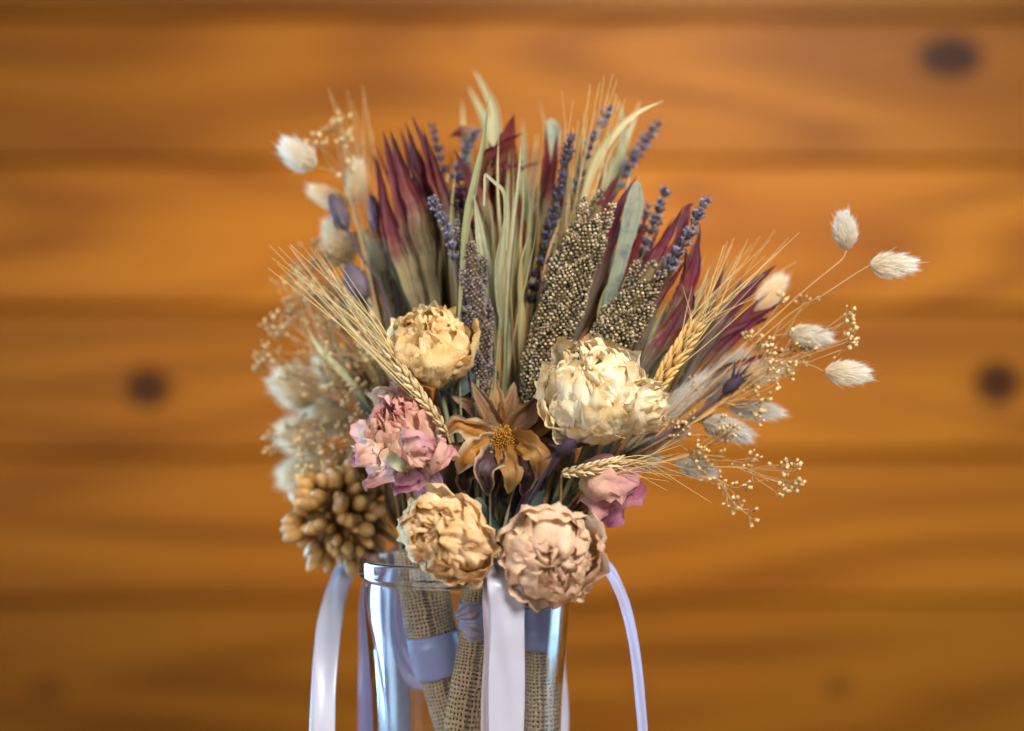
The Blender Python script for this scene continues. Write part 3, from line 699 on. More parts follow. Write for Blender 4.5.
blade_thing('long pale sage leaf curving down the middle of the bouquet', D([(508, 190), (506, 220), (500, 262), (501, 300), (507, 350), (501, 440)], -.02, .006), 7, 'sage', seed=6, wmax=.5)
blade_thing('very thin pale blade bent in a sharp kink', [(484, 206, -.02), (484.5, 190, -.02), (485, 176, -.02), (487, 175.5, -.02), (495, 183, -.02), (503, 191, -.02), (505, 210, -.02), (504, 260, -.02), (498, 340, -.01)], 1.9, 'sage', seed=1, fold=.3, tip=.6, tw=.1)
blade_thing('pale yellow blade arching highest at the top of the bouquet', D([(474, 70), (484, 86), (494, 108), (497, 140), (500, 190), (500, 300)], .085), 7, 'straw', seed=9)
blade_thing('short blurred pale blade just under the highest yellow blade', D([(468, 86), (476, 102), (484, 120), (492, 160), (498, 300)], .1), 5, 'straw', seed=12)
blade_thing('curved straw blade reaching up right over the lavender', D([(663, 101), (640, 112), (620, 128), (597, 158), (580, 210), (562, 330)], .012), 5, 'straw', seed=14, fold=.6)
blade_thing('upright pale blade behind the curved straw blade', D([(618, 100), (624, 125), (622, 155), (612, 200), (590, 320)], .07), 5.5, 'sage', seed=16)
blade_thing('yellow blade leaning right behind the lavender spikes', D([(640, 100), (630, 130), (614, 165), (600, 200), (580, 320)], .075), 4.5, 'straw', seed=18)
blade_thing('grey green blurred blade behind the crossing burgundy leaves', D([(523, 120), (524, 160), (520, 220), (512, 330)], .08), 6, 'sage', seed=20)
blade_thing('thin yellow green blade right of the crossing burgundy leaves', D([(537, 134), (533, 180), (528, 240), (518, 330)], .085), 4.5, 'straw', seed=22)
blade_thing('faint straw blade at the back, left of the highest blade', D([(462, 100), (464, 140), (468, 190), (478, 330)], .1), 4, 'straw', seed=24)
blade_thing('grey velvety rounded leaf tucked between burgundy leaves', D([(637, 180), (634, 205), (622, 255), (606, 310), (590, 370)], -.002), 9.5, 'velvet', name='velvet_leaf', seed=26, tip=.35, wmax=.72, tw=.1, fold=.15)
blade_thing('small grey velvety leaf tip behind the narrow burgundy pair', D([(551, 118), (552, 140), (548, 190), (538, 330)], .06), 9, 'velvet', name='velvet_leaf', seed=28, tip=.4, wmax=.8, tw=.1, fold=.15)
olive = [((530, 190), (527, 260), (520, 330), (512, 410), 6, .02, 'olive brown blade just right of the middle sage leaf'), ((544, 200), (536, 270), (526, 340), (516, 410), 7, .025, 'broad olive brown blade left of the tall sorghum head'),
         ((560, 210), (550, 280), (536, 350), (520, 412), 6, .015, 'olive blade running along the left of the tall sorghum head'), ((515, 185), (516, 250), (515, 330), (510, 405), 6, .03, 'dull green blade behind the middle sage leaves'),
         ((455, 230), (456, 280), (462, 330), (470, 400), 6, .03, 'olive blade behind the narrow dark seed head'), ((575, 195), (560, 260), (545, 330), (522, 415), 5, .03, 'tan blade behind the dark lavender spike'),
         ((670, 300), (650, 335), (630, 375), (600, 430), 7, .005, 'grey green blade below the maroon sheaf'), ((690, 310), (664, 350), (640, 390), (606, 436), 5, .01, 'narrow grey green blade left of the wheat ear'),
         ((425, 240), (432, 290), (440, 330), (452, 390), 7, .02, 'green blade at the foot of the burgundy fan'), ((402, 240), (412, 300), (425, 350), (442, 400), 6, .03, 'olive blade at the left edge of the burgundy fan'),
         ((366, 230), (378, 300), (395, 360), (415, 430), 5, .05, 'olive blade among the purple pods'), ((330, 330), (352, 380), (380, 430), (410, 490), 5, .05, 'dull olive blade among the gypsophila at left'),
         ((505, 250), (512, 300), (522, 350), (516, 410), 6, .04, 'shaded olive blade deep between the seed heads'), ((585, 260), (570, 310), (555, 360), (530, 420), 6, .04, 'shaded tan blade behind the tall sorghum head')]
for i, (a, b, c, e, w, d, lab) in enumerate(olive):
    blade_thing(lab, D([a, b, c, e], d), w, 'olive' if i not in (6, 7, 8) else 'sage', seed=30 + i, fold=.5)

def tuft(label, x0, x1, ytop, yr, d, mats, n, seed, foot):
    rng = random.Random(seed)
    t = thing('dried_grass_tuft', label, 'dried grass', PP((foot[0], foot[1], d)), 'tufts of thin dried grass')
    for i in range(n):
        fx = (i + rng.uniform(.2, .8)) / n; x = x0 + (x1 - x0) * fx; y = ytop + rng.uniform(-yr, yr)
        bx = foot[0] + (x - foot[0]) * .18; dd = d + rng.uniform(-.02, .02)
        pts = [(bx, foot[1], d), (bx + (x - bx) * .4 + rng.uniform(-4, 4), foot[1] + (y - foot[1]) * .4, dd), (bx + (x - bx) * .75 + rng.uniform(-5, 5), foot[1] + (y - foot[1]) * .78, dd), (x + rng.uniform(-6, 6), y, dd)]
        mb = MB(); k = K(d); w = rng.choice([1.1, 1.6, 2.2, 3.2, 4.2]); ph = rng.uniform(0, 6)
        mb.blade(path(pts, 30), lance(w, k), na=7, fold=.6, twist=lambda t_: .9 * math.sin(t_ * 4 + ph), pleat=.1, wob=.2, seed=seed + i, freq=70)
        mb.build('grass_blade', M[rng.choice(mats)], t)
    stem(t, (foot[0], foot[1], d), 3, 'stem_tan')
tuft('tuft of thin straw and olive grass standing behind the burgundy fan', 385, 455, 190, 45, .04, ['olive', 'straw', 'straw', 'red'], 12, 1, (448, 380))
tuft('tuft of thin straw grass between the crossing burgundy leaves and the narrow pair', 495, 552, 170, 40, .045, ['straw', 'olive', 'sage', 'straw'], 14, 2, (512, 390))
tuft('tuft of golden grass behind the top of the tall sorghum head', 560, 640, 165, 40, .035, ['straw', 'straw', 'olive', 'red'], 14, 3, (540, 390))
tuft('tuft of tan grass filling the middle, in front of the narrow burgundy pair', 505, 565, 235, 35, .008, ['olive', 'straw', 'stem_tan', 'olive'], 12, 4, (520, 405))
tuft('tuft of pale straw stalks rising among the leaves of the burgundy fan', 392, 462, 195, 35, .022, ['straw', 'olive', 'sage'], 6, 13, (452, 380))
tuft('tuft of tangled pale stalks in front of the crossing burgundy leaves', 470, 540, 175, 40, .005, ['straw', 'sage', 'olive', 'olive'], 9, 14, (500, 400))
tuft('tuft of very fine straw stalks at the top behind the wheat awns', 540, 640, 125, 25, .05, ['straw', 'straw', 'olive'], 14, 15, (545, 390))
tuft('tuft of straw stalks between the maroon sheaf and the plum leaves', 690, 760, 270, 25, .012, ['straw', 'olive', 'straw'], 10, 16, (640, 420))
tuft('tuft of reddish and straw grass between the two beige sorghum heads', 600, 665, 250, 35, .012, ['red', 'olive', 'straw', 'red'], 10, 5, (585, 390))
tuft('tuft of green and straw grass behind the narrow dark seed head', 440, 490, 205, 40, .03, ['sage', 'olive', 'straw', 'red'], 12, 6, (474, 390))
tuft('tuft of straw grass leaning right under the maroon sheaf', 660, 720, 300, 30, .015, ['straw', 'olive', 'straw'], 10, 7, (622, 410))
tuft('tuft of brown grass leaning left among the purple pods', 335, 400, 250, 45, .055, ['olive', 'straw', 'stem_brown', 'straw'], 14, 8, (415, 420))
tuft('tuft of fine brown grass spreading left under the straight awns', 300, 370, 330, 40, .05, ['olive', 'stem_brown', 'straw'], 9, 9, (412, 450))

tuft('bundle of thin purple and brown stems below the ragged pink peony', 396, 448, 474, 12, -.005, ['purple_leaf', 'stem_purple', 'brown_leaf', 'stem_brown'], 16, 10, (428, 572))
tuft('bundle of thin dark stems below the half hidden pink bloom', 545, 600, 500, 12, .0, ['purple_leaf', 'stem_green', 'brown_leaf', 'dark_leaf'], 14, 11, (540, 572))
tuft('bundle of thin dark stems below the open brown flower', 465, 535, 484, 10, .0, ['purple_leaf', 'dark_leaf', 'brown_leaf', 'stem_green'], 22, 12, (492, 572))

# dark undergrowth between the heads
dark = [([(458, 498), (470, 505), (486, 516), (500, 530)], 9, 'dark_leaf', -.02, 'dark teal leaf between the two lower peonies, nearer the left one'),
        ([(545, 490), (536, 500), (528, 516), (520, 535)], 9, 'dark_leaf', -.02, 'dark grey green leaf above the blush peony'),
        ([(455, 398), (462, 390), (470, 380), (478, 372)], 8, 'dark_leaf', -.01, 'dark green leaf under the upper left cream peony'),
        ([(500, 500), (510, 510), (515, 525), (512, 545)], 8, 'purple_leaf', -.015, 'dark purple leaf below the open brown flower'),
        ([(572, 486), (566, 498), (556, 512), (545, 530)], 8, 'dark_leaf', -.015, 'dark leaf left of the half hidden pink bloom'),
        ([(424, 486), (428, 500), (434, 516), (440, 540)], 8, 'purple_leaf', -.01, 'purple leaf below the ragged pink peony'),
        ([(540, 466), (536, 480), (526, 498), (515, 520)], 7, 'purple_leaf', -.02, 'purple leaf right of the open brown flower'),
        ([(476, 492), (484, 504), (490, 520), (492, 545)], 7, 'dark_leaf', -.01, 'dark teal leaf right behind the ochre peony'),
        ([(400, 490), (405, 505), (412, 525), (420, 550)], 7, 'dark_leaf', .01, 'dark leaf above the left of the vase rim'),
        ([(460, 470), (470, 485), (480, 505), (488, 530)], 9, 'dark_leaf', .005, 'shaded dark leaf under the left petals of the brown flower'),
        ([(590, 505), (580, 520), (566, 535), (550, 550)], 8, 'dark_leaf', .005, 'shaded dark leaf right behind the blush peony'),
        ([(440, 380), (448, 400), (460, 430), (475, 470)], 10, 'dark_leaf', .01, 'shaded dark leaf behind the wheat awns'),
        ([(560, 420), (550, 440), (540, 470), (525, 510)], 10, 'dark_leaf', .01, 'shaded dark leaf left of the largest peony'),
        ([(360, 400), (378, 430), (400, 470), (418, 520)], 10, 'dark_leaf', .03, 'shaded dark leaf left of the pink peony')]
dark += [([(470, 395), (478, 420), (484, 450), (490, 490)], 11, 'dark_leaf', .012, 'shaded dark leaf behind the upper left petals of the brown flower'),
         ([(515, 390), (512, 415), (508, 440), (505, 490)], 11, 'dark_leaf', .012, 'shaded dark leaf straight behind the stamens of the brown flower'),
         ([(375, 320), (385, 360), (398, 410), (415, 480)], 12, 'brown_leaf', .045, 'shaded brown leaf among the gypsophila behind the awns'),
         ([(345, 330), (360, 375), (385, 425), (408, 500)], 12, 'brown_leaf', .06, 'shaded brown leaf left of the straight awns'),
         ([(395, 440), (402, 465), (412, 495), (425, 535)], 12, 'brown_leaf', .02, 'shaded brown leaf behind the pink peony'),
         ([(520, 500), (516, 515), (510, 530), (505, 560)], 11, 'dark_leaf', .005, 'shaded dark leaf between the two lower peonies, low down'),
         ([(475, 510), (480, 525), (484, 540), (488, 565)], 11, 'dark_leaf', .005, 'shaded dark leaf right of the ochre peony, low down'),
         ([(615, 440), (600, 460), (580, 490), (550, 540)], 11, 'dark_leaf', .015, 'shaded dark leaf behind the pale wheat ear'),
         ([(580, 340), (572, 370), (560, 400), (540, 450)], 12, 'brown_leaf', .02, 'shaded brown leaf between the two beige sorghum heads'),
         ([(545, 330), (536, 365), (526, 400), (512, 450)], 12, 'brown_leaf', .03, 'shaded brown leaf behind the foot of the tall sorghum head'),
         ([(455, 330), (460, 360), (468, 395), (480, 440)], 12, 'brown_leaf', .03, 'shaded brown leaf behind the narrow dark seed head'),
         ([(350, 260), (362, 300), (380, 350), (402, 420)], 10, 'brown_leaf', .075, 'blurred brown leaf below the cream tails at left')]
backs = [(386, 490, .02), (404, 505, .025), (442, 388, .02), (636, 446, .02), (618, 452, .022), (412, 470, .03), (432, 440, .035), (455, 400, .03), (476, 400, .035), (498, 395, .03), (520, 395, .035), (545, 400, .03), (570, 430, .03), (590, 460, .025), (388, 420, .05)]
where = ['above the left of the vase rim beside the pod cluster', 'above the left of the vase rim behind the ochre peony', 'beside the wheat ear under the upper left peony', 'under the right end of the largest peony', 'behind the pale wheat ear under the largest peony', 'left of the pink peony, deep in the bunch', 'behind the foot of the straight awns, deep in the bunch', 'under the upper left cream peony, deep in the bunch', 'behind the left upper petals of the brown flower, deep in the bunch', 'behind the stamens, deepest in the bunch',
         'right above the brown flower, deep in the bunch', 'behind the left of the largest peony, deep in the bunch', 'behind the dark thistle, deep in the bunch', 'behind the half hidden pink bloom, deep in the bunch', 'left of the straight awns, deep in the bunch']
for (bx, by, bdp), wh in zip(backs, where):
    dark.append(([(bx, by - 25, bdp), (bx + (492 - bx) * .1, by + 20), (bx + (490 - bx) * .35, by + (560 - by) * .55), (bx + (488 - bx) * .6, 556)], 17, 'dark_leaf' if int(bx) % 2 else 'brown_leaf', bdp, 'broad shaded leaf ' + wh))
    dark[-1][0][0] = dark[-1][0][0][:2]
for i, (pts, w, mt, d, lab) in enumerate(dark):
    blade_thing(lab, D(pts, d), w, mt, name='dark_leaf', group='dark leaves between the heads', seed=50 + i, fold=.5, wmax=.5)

# ------------------------------------------------------------------ sorghum
def octa(sub=2):
    n = 6; V = []; F = []
    prof = [(math.sin(a), -math.cos(a)) for a in (0.25, .95, 1.65, 2.35, 2.9)]
    for r, z in prof:
        for j in range(n): V.append((r * math.cos(2 * PI * j / n), r * math.sin(2 * PI * j / n), z))
    for i in range(len(prof) - 1):
        for j in range(n): F.append((i * n + j, i * n + (j + 1) % n, (i + 1) * n + (j + 1) % n, (i + 1) * n + j))
    F.append(tuple(range(n))[::-1]); F.append(tuple((len(prof) - 1) * n + j for j in range(n)))
    return np.array(V), F
OV, OF = octa()
def sorghum(label, axis, w, mat, gsz, nb, seed, blen=.32):
    rng = random.Random(seed)
    pts = path(axis, 30); k = K(axis[0][2])
    t = thing('sorghum_head', label, 'seed head', pts[0], 'sorghum seed heads')
    L = sum((pts[i + 1] - pts[i]).length for i in range(29))
    mb = MB(); mb.tube(pts, w * k * .12, ns=8, prof=lambda tt: w * k * .3 * math.sin(PI * (.08 + .9 * tt)) ** .6)
    mb.build('stalk', M['brown_leaf'], t)
    for b in range(nb):
        a = (b + .5) / nb; a = .02 + .93 * a
        i = min(28, int(a * 29)); T = (pts[min(i + 2, 29)] - pts[max(i - 2, 0)]).normalized()
        prof = math.sin(PI * (.16 + .74 * a)) ** .7
        ang = b * 2.39996 + rng.uniform(-.3, .3)
        e1 = T.cross(Vector((0, -1, 0))).normalized(); e2 = T.cross(e1)
        rad = e1 * math.cos(ang) + e2 * math.sin(ang)
        br = w * k * .5 * prof
        ax = (T * 1.0 + rad * .22 + Vector((rng.uniform(-.1, .1), 0, 0))).normalized()
        c = pts[i] + rad * br * rng.uniform(.5, .66)
        hl = L * blen * .5 * rng.uniform(.75, 1.15); hr = br * rng.uniform(.4, .52)
        M3 = frame(ax); gs = gsz * k
        n = int(2.15 * PI * hl * hr / (gs * gs)); V = []; F = []; UVs = []; cnt = 0
        for q in range(n):
            zz = 1 - 2 * (q + .5) / n; rr = math.sqrt(1 - zz * zz); ph = q * 2.39996
            nl = Vector((rr * math.cos(ph), rr * math.sin(ph), zz))
            bump = 1 + .16 * noise.noise(nl * 3 + Vector((b, seed, 0)))
            pl = Vector((nl.x * hr * bump, nl.y * hr * bump, nl.z * hl))
            pw = c + M3 @ pl; ow = (M3 @ Vector((nl.x / hr, nl.y / hr, nl.z / hl))).normalized()
            if ow.dot(rad) < -.45 or noise.noise(pw * 420 + Vector((seed, 0, 0))) < -.42 or rng.random() < .05: continue
            g3 = np.array(frame(ow + ax * .5 + Vector((rng.uniform(-.3, .3), rng.uniform(-.3, .3), rng.uniform(-.3, .3)))))
            s = gs * rng.choice([.38, .45, .5, .55, .62])
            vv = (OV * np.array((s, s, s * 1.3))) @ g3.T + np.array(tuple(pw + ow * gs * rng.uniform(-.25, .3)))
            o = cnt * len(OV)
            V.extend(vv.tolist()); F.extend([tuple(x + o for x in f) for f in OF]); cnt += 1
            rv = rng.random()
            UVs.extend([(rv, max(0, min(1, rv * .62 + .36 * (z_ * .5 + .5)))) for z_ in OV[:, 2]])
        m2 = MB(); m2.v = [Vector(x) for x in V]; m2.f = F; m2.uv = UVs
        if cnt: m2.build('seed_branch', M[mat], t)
    stem(t, axis[0], 3, 'stem_green')
sorghum('tallest beige sorghum head leaning right of centre', [(533, 402, -.012), (546, 350, -.012), (562, 298, -.012), (582, 250, -.012), (600, 206, -.012)], 44, 'grain', 3.1, 28, 1, .26)
sorghum('short beige sorghum head just above the largest peony', [(600, 362, -.015), (614, 335, -.015), (631, 306, -.015), (653, 268, -.015)], 43, 'grain', 3.1, 20, 2, .38)
sorghum('narrow dark purplish seed head standing left of the sage leaves', [(482, 392, -.006), (479, 340, -.006), (473, 285, -.006), (469, 226, -.006)], 30, 'grain_dark', 2.8, 18, 3, .3)

# ------------------------------------------------------------------ lavender
def floret_mesh(mat):
    mb = MB(); ns = 8
    prof = [(.06, 0), (.16, .12), (.22, .35), (.21, .6), (.17, .78), (.24, .92), (.3, 1.0)]
    rows = []; uvs = []
    for i, (r, z) in enumerate(prof):
        rows.append([Vector(((r * (1 + (.25 if j % 2 else -.1) * (z ** 2))) * math.cos(2 * PI * j / ns), (r * (1 + (.25 if j % 2 else -.1) * z ** 2)) * math.sin(2 * PI * j / ns), z + (.08 if j % 2 else -.05) * z ** 4)) for j in range(ns)])
        uvs.append([(j / ns, z) for j in range(ns)])
    mb.grid(rows, uvs, True)
    return mb.mesh('floret', M[mat])
FLO = {'lav': floret_mesh('lav'), 'lav_dark': floret_mesh('lav_dark')}
def lavender(label, pts, mat, size, nw, seed, sm='stem_purple'):
    rng = random.Random(seed)
    pp = pts[::-1]; q = path(pp, 40); k = K(pp[0][2])
    t = thing('lavender_spike', label, 'lavender', q[0], 'lavender spikes')
    mb = MB(); mb.tube(q, 1.3 * k, .8 * k, ns=6); mb.build('flower_stalk', M[sm], t)
    nw = round(nw * 1.45)
    for w in range(nw):
        a = (w + .4 + rng.uniform(-.3, .3)) / nw; a = a ** .9; i = min(38, int(a * 39))
        T = (q[i + 1] - q[i]).normalized(); c = q[i]
        e1 = T.cross(Vector((0, -1, 0))).normalized(); e2 = T.cross(e1)
        nf = rng.choice([4, 5, 5, 6]) if w < nw - 1 else 3
        for f in range(nf):
            an = 2 * PI * f / nf + rng.uniform(-.4, .4) + w
            rad = e1 * math.cos(an) + e2 * math.sin(an)
            s = size * .8 * k * rng.uniform(.7, 1.25) * (1 - .3 * a)
            dv = T * rng.uniform(.8, 1.3) + rad * rng.uniform(.5, .95)
            inst('floret', FLO[mat], t, TRS(c + rad * 1.0 * k - t.location, frame(dv, rng.uniform(0, 6)), (s * .9, s * .9, s)))
    stem(t, pp[0], 1.5, sm)
lavender('small blue lavender spike in front of the burgundy fan', D([(431, 196), (440, 215), (449, 236), (455, 262)], -.008), 'lav', 11, 6, 1)
lavender('blurred blue lavender spike behind the thin grass blade', D([(477, 128), (468, 146), (458, 168), (450, 205)], .045), 'lav', 11, 6, 2)
lavender('darkest lavender spike, long and upright left of the tall sorghum head', D([(571, 134), (566, 160), (558, 195), (550, 235), (540, 290)], .008), 'lav_dark', 12, 12, 3)
lavender('lavender spike among the topmost wheat awns', D([(611, 106), (600, 125), (590, 148), (580, 180), (572, 215)], .02), 'lav', 11, 8, 4)
lavender('blurred lavender spike pointing highest right', D([(658, 122), (644, 143), (630, 165), (612, 192)], .05), 'lav', 12, 7, 5)
lavender('lavender spike standing over the maroon sheaf', D([(667, 187), (659, 210), (650, 232), (636, 260), (625, 295)], .015), 'lav', 12, 8, 6)
lavender('sharp lavender spike with open florets at the tips of the maroon leaves', D([(707, 199), (697, 217), (687, 238), (672, 260), (657, 281)], -.012), 'lav', 13, 8, 7)
lavender('small blurred lavender spike at the upper left tip of the fan', D([(432, 126), (436, 140), (440, 156), (444, 175)], .06), 'lav_dark', 9, 5, 8)
lavender('short dark lavender spike left of the velvety leaf', D([(649, 205), (642, 225), (632, 250), (622, 285)], .03), 'lav', 10, 6, 9)
lavender('dark withered lavender spike deep left of the tall sorghum head', D([(552, 210), (546, 240), (538, 270), (530, 310)], .015), 'lav_dark', 11, 7, 10)
lavender('brownish withered spike behind the narrow dark seed head', D([(462, 165), (460, 195), (460, 230), (462, 262)], .025), 'lav_dark', 11, 8, 11, 'stem_brown')

# ------------------------------------------------------------------ bunny tails
def bunny_mesh(name, mat, seed, nh=1500, ratio=.3):
    rng = random.Random(seed); mb = MB()
    def rad(z): return ratio * (math.sin(PI * min(1, max(0, .04 + .9 * z)) ** .8)) ** .75
    mb.lathe([(rad(z) * .8 + .002, z * .86) for z in [i / 12 for i in range(13)]], 14)
    for i in range(nh):
        z = rng.random() ** 1.0; a = rng.uniform(0, 2 * PI)
        r = rad(z) * .75
        p = Vector((r * math.cos(a), r * math.sin(a), z * .86))
        out = Vector((math.cos(a), math.sin(a), 0))
        up = .85 + .9 * z
        dv = (out * rng.uniform(.45, .9) * (1.1 - .65 * z) + Vector((rng.gauss(0, .12), rng.gauss(0, .12), up))).normalized()
        ln = rng.uniform(.12, .3) * (1.25 if rng.random() > .06 else 1.9)
        sd = dv.cross(Vector((rng.gauss(0, 1), rng.gauss(0, 1), rng.gauss(0, 1)))).normalized() * .0075
        m = p + dv * ln * .5 + out * .02; tip = p + dv * ln + out * .015
        b = len(mb.v)
        mb.v += [p - sd, p + sd, m - sd * .8, m + sd * .8, tip]
        v0 = z * .8
        mb.uv += [(0, v0), (1, v0), (0, v0 + .1), (1, v0 + .1), (.5, min(1, v0 + .3))]
        mb.f += [(b, b + 1, b + 3, b + 2), (b + 2, b + 3, b + 4)]
    return mb.mesh(name, M[mat])
rg2 = random.Random(17)
BUN = {'w': [bunny_mesh('fluffy_head', 'fluff', i) for i in (1, 2)], 'g': [bunny_mesh('fluffy_head', 'fluff_grey', i) for i in (3, 4)], 'c': [bunny_mesh('fluffy_head', 'fluff_warm', i) for i in (5, 6)]}
def bunny(label, b, tp, w, d, kind='w', ctrl=None, sr=1.0, rs=0, d2=None):
    base = PP((b[0], b[1], d)); tip = PP((tp[0], tp[1], d if d2 is None else d2)); k = K(d)
    ln = (tip - base).length
    t = thing('bunny_tail', label, 'grass head', base, 'bunny tail grass heads')
    s = w * k * rg2.uniform(.74, .93) / .72
    inst('fluffy_head', BUN[kind][rs % 2], t, TRS(Vector((0, 0, 0)), frame(tip - base, rs * 1.3), (s, s, ln * .95)))
    stem(t, (b[0], b[1], d), sr * .8, 'stem_tan', ctrl and [(x, y, dd) for x, y, dd in ctrl], n=22)
bunny('white bunny tail standing upright on a bent stem at far upper right', (847, 249), (843, 212), 30, -.02, 'w', [(843, 258, -.02), (833, 267, -.02), (800, 294, -.015), (765, 326, -.01)], rs=0)
bunny('white bunny tail pointing right, farthest right of the bouquet', (870, 265), (916, 265), 29, -.02, 'w', [(852, 276, -.02), (820, 297, -.02), (780, 322, -.01)], rs=1)
bunny('white bunny tail pointing right behind gypsophila, lowest of the far right ones', (825, 372), (870, 374), 28, -.02, 'w', [(812, 366, -.02), (790, 362, -.015), (750, 380, -.01)], rs=2)
bunny('cream bunny tail pointing right just above the far right gypsophila', (789, 334), (832, 338), 29, -.01, 'w', [(770, 338, -.01), (740, 362, 0)], rs=3)
bunny('cream blurred bunny tail against the plum leaves', (757, 313), (784, 276), 27, .035, 'c', [(745, 335, .03)], rs=4)
bunny('warm cream bunny tail over the middle of the right gypsophila', (740, 377), (786, 366), 29, -.005, 'c', [(715, 392, 0)], rs=5)
bunny('grey white bunny tail pointing right below the purple twig', (702, 420), (752, 437), 30, -.005, 'g', [(680, 425, 0)], rs=6)
bunny('grey bunny tail tip showing right of the gypsophila', (730, 408), (783, 413), 27, .012, 'g', [(700, 412, .01)], rs=7)
bunny('grey bunny tail right beside the largest peony', (652, 428), (708, 374), 30, -.005, 'g', [(640, 440, 0)], rs=8)
bunny('small grey bunny tail low at right among gypsophila', (676, 460), (716, 474), 25, .012, 'g', [(655, 458, .01)], rs=9)
bunny('grey bunny tail under the plum leaves', (700, 402), (745, 352), 30, .02, 'g', [(680, 420, .015)], rs=10)
bunny('pale grey bunny tail under the purple twig close to the peony', (626, 448), (688, 430), 24, .005, 'g', [(610, 458, .005)], rs=11)
bunny('grey bunny tail pointing right above the pink bloom', (618, 462), (660, 460), 26, .01, 'g', [(600, 470, .01)], rs=12)
bunny('greyish bunny tail between the purple twig and the plum leaves', (705, 385), (756, 372), 26, .025, 'g', [(680, 400, .02)], rs=13)
bunny('cream bunny tail alone at far upper left', (315, 167), (281, 143), 35, .03, 'w', [(330, 170, .03), (342, 180, .03), (352, 205, .035)], rs=14)
bunny('slender cream bunny tail upright above the purple pods', (354, 204), (358, 161), 24, .055, 'c', [(360, 240, .05)], rs=15)
bunny('blurred cream bunny tail pointing left behind the leftmost purple pod', (348, 206), (309, 189), 26, .08, 'c', [(365, 240, .07)], rs=16)
bunny('blurred cream bunny tail under the leftmost purple pod', (347, 266), (329, 220), 34, .085, 'c', [(365, 300, .07)], rs=17)
bunny('blurred cream bunny tail between the purple pod stems', (388, 300), (370, 242), 28, .065, 'c', [(395, 330, .06)], rs=18)
lowleft = [((318, 398), (272, 376), 46, 'topmost of the pale fluffy tails at lower left'), ((352, 388), (318, 352), 42, 'pale fluffy tail at lower left, right of the topmost one'),
           ((352, 425), (304, 408), 44, 'pale fluffy tail in the middle of the lower left cluster, under the topmost'), ((326, 440), (276, 432), 44, 'pale fluffy tail at the left edge of the lower left cluster'),
           ((334, 474), (278, 476), 44, 'lowest pale fluffy tail, just above the golden pod cluster')]
for i, (b, tp, w, lab) in enumerate(lowleft):
    bunny(lab, b, tp, w * 1.15, (.07, .1, .085, .075, .09)[i], 'c', [(b[0] + 25, b[1] + 15, .07)], rs=20 + i)

# ------------------------------------------------------------------ wheat
def kernel_mesh(mat):
    mb = MB(); ns = 10; rows = []; uvs = []
    prof = [(.02, 0), (.15, .1), (.24, .3), (.25, .5), (.19, .72), (.1, .9), (.02, 1.0)]
    for r, z in prof:
        rows.append([Vector((r * math.cos(2 * PI * j / ns), r * .8 * math.sin(2 * PI * j / ns) + .12 * math.sin(PI * z), z)) for j in range(ns)])
        uvs.append([(j / ns, z) for j in range(ns)])
    mb.grid(rows, uvs, True); return mb.mesh('kernel', M[mat])
KER = {'kernel': kernel_mesh('kernel'), 'kernel_pale': kernel_mesh('kernel_pale')}
def wheat(label, axis, w, mat, tips, awn_d, nk, seed, ar=.55, klen=1.0):
    rng = random.Random(seed); q = path(axis, 30); k = K(axis[0][2])
    t = thing('wheat_ear', label, 'wheat', q[0], 'bearded wheat ears')
    mb = MB(); mb.tube(q, 1.6 * k, 1.0 * k, ns=6); mb.build('rachis', M['stem_tan'], t)
    L = sum((q[i + 1] - q[i]).length for i in range(29))
    ends = []
    for j in range(nk):
        a = (j + .3) / nk * .92; i = min(28, int(a * 29)); T = (q[i + 1] - q[i]).normalized()
        side = T.cross(Vector((0, -1, 0))).normalized(); fr = side.cross(T)
        sc = math.sin(PI * (.2 + .66 * a)) ** .5
        for sgn, fo in ((-1, .3), (1, .3), (-1 if j % 2 else 1, 1.0), (1 if j % 2 else -1, -.6)):
            dv = (T + side * sgn * (.42 if abs(fo) < .5 else .2) + Vector((0, -1, 0)) * .28 * fo).normalized()
            c = q[i] + side * sgn * w * k * (.16 if abs(fo) < .5 else .07) * sc + Vector((0, -1, 0)) * w * k * .18 * fo
            s = w * k * .95 * sc * klen
            inst('kernel', KER[mat], t, TRS(c - t.location, frame(dv, math.atan2(sgn, 1) + rng.uniform(-.3, .3)), (s * .62, s * .62, s)))
            ends.append((c + dv * s * .92, dv))
    for n_, (tx, ty) in enumerate(tips):
        e, dv = ends[int((n_ + .5) / len(tips) * len(ends))]
        tip = PP((tx, ty, awn_d + rng.uniform(-.012, .012)))
        ln = (tip - e).length
        m1 = e + dv * ln * .3; m1 = m1.lerp(e.lerp(tip, .3), .78)
        m2 = e.lerp(tip, .66) + (m1 - e.lerp(tip, .3)) * .5
        mb = MB(); mb.tube(catmull([e - dv * .002, m1, m2, tip], 12), ar * k, .16 * k, ns=4); mb.build('awn', M['awn'], t)
    stem(t, axis[0], 1.6, 'stem_tan')
rg = random.Random(99)
wheat('wheat ear with long straight awns pointing up left, beside the upper left peony', [(447, 432, -.03), (425, 402, -.035), (404, 374, -.035), (384, 348, -.03)], 9, 'kernel_pale',
      [(283 + rg.uniform(-14, 40), 255 + rg.uniform(-18, 22)) for _ in range(20)] + [(330 + rg.uniform(-20, 20), 285 + rg.uniform(-20, 20)) for _ in range(8)] + [(268, 268), (290, 244), (272, 258)], -.01, 12, 1, ar=.7, klen=1.5)
wheat('plump braided golden wheat ear right of the largest peony', [(655, 392, -.03), (668, 370, -.03), (684, 345, -.03), (700, 318, -.028)], 19, 'kernel',
      [(735 + rg.uniform(-15, 60), 262 + rg.uniform(-28, 25)) for _ in range(22)] + [(700 + rg.uniform(-30, 20), 300 + rg.uniform(-25, 10)) for _ in range(8)] + [(788, 238), (800, 232), (770, 240)], -.015, 9, 2)
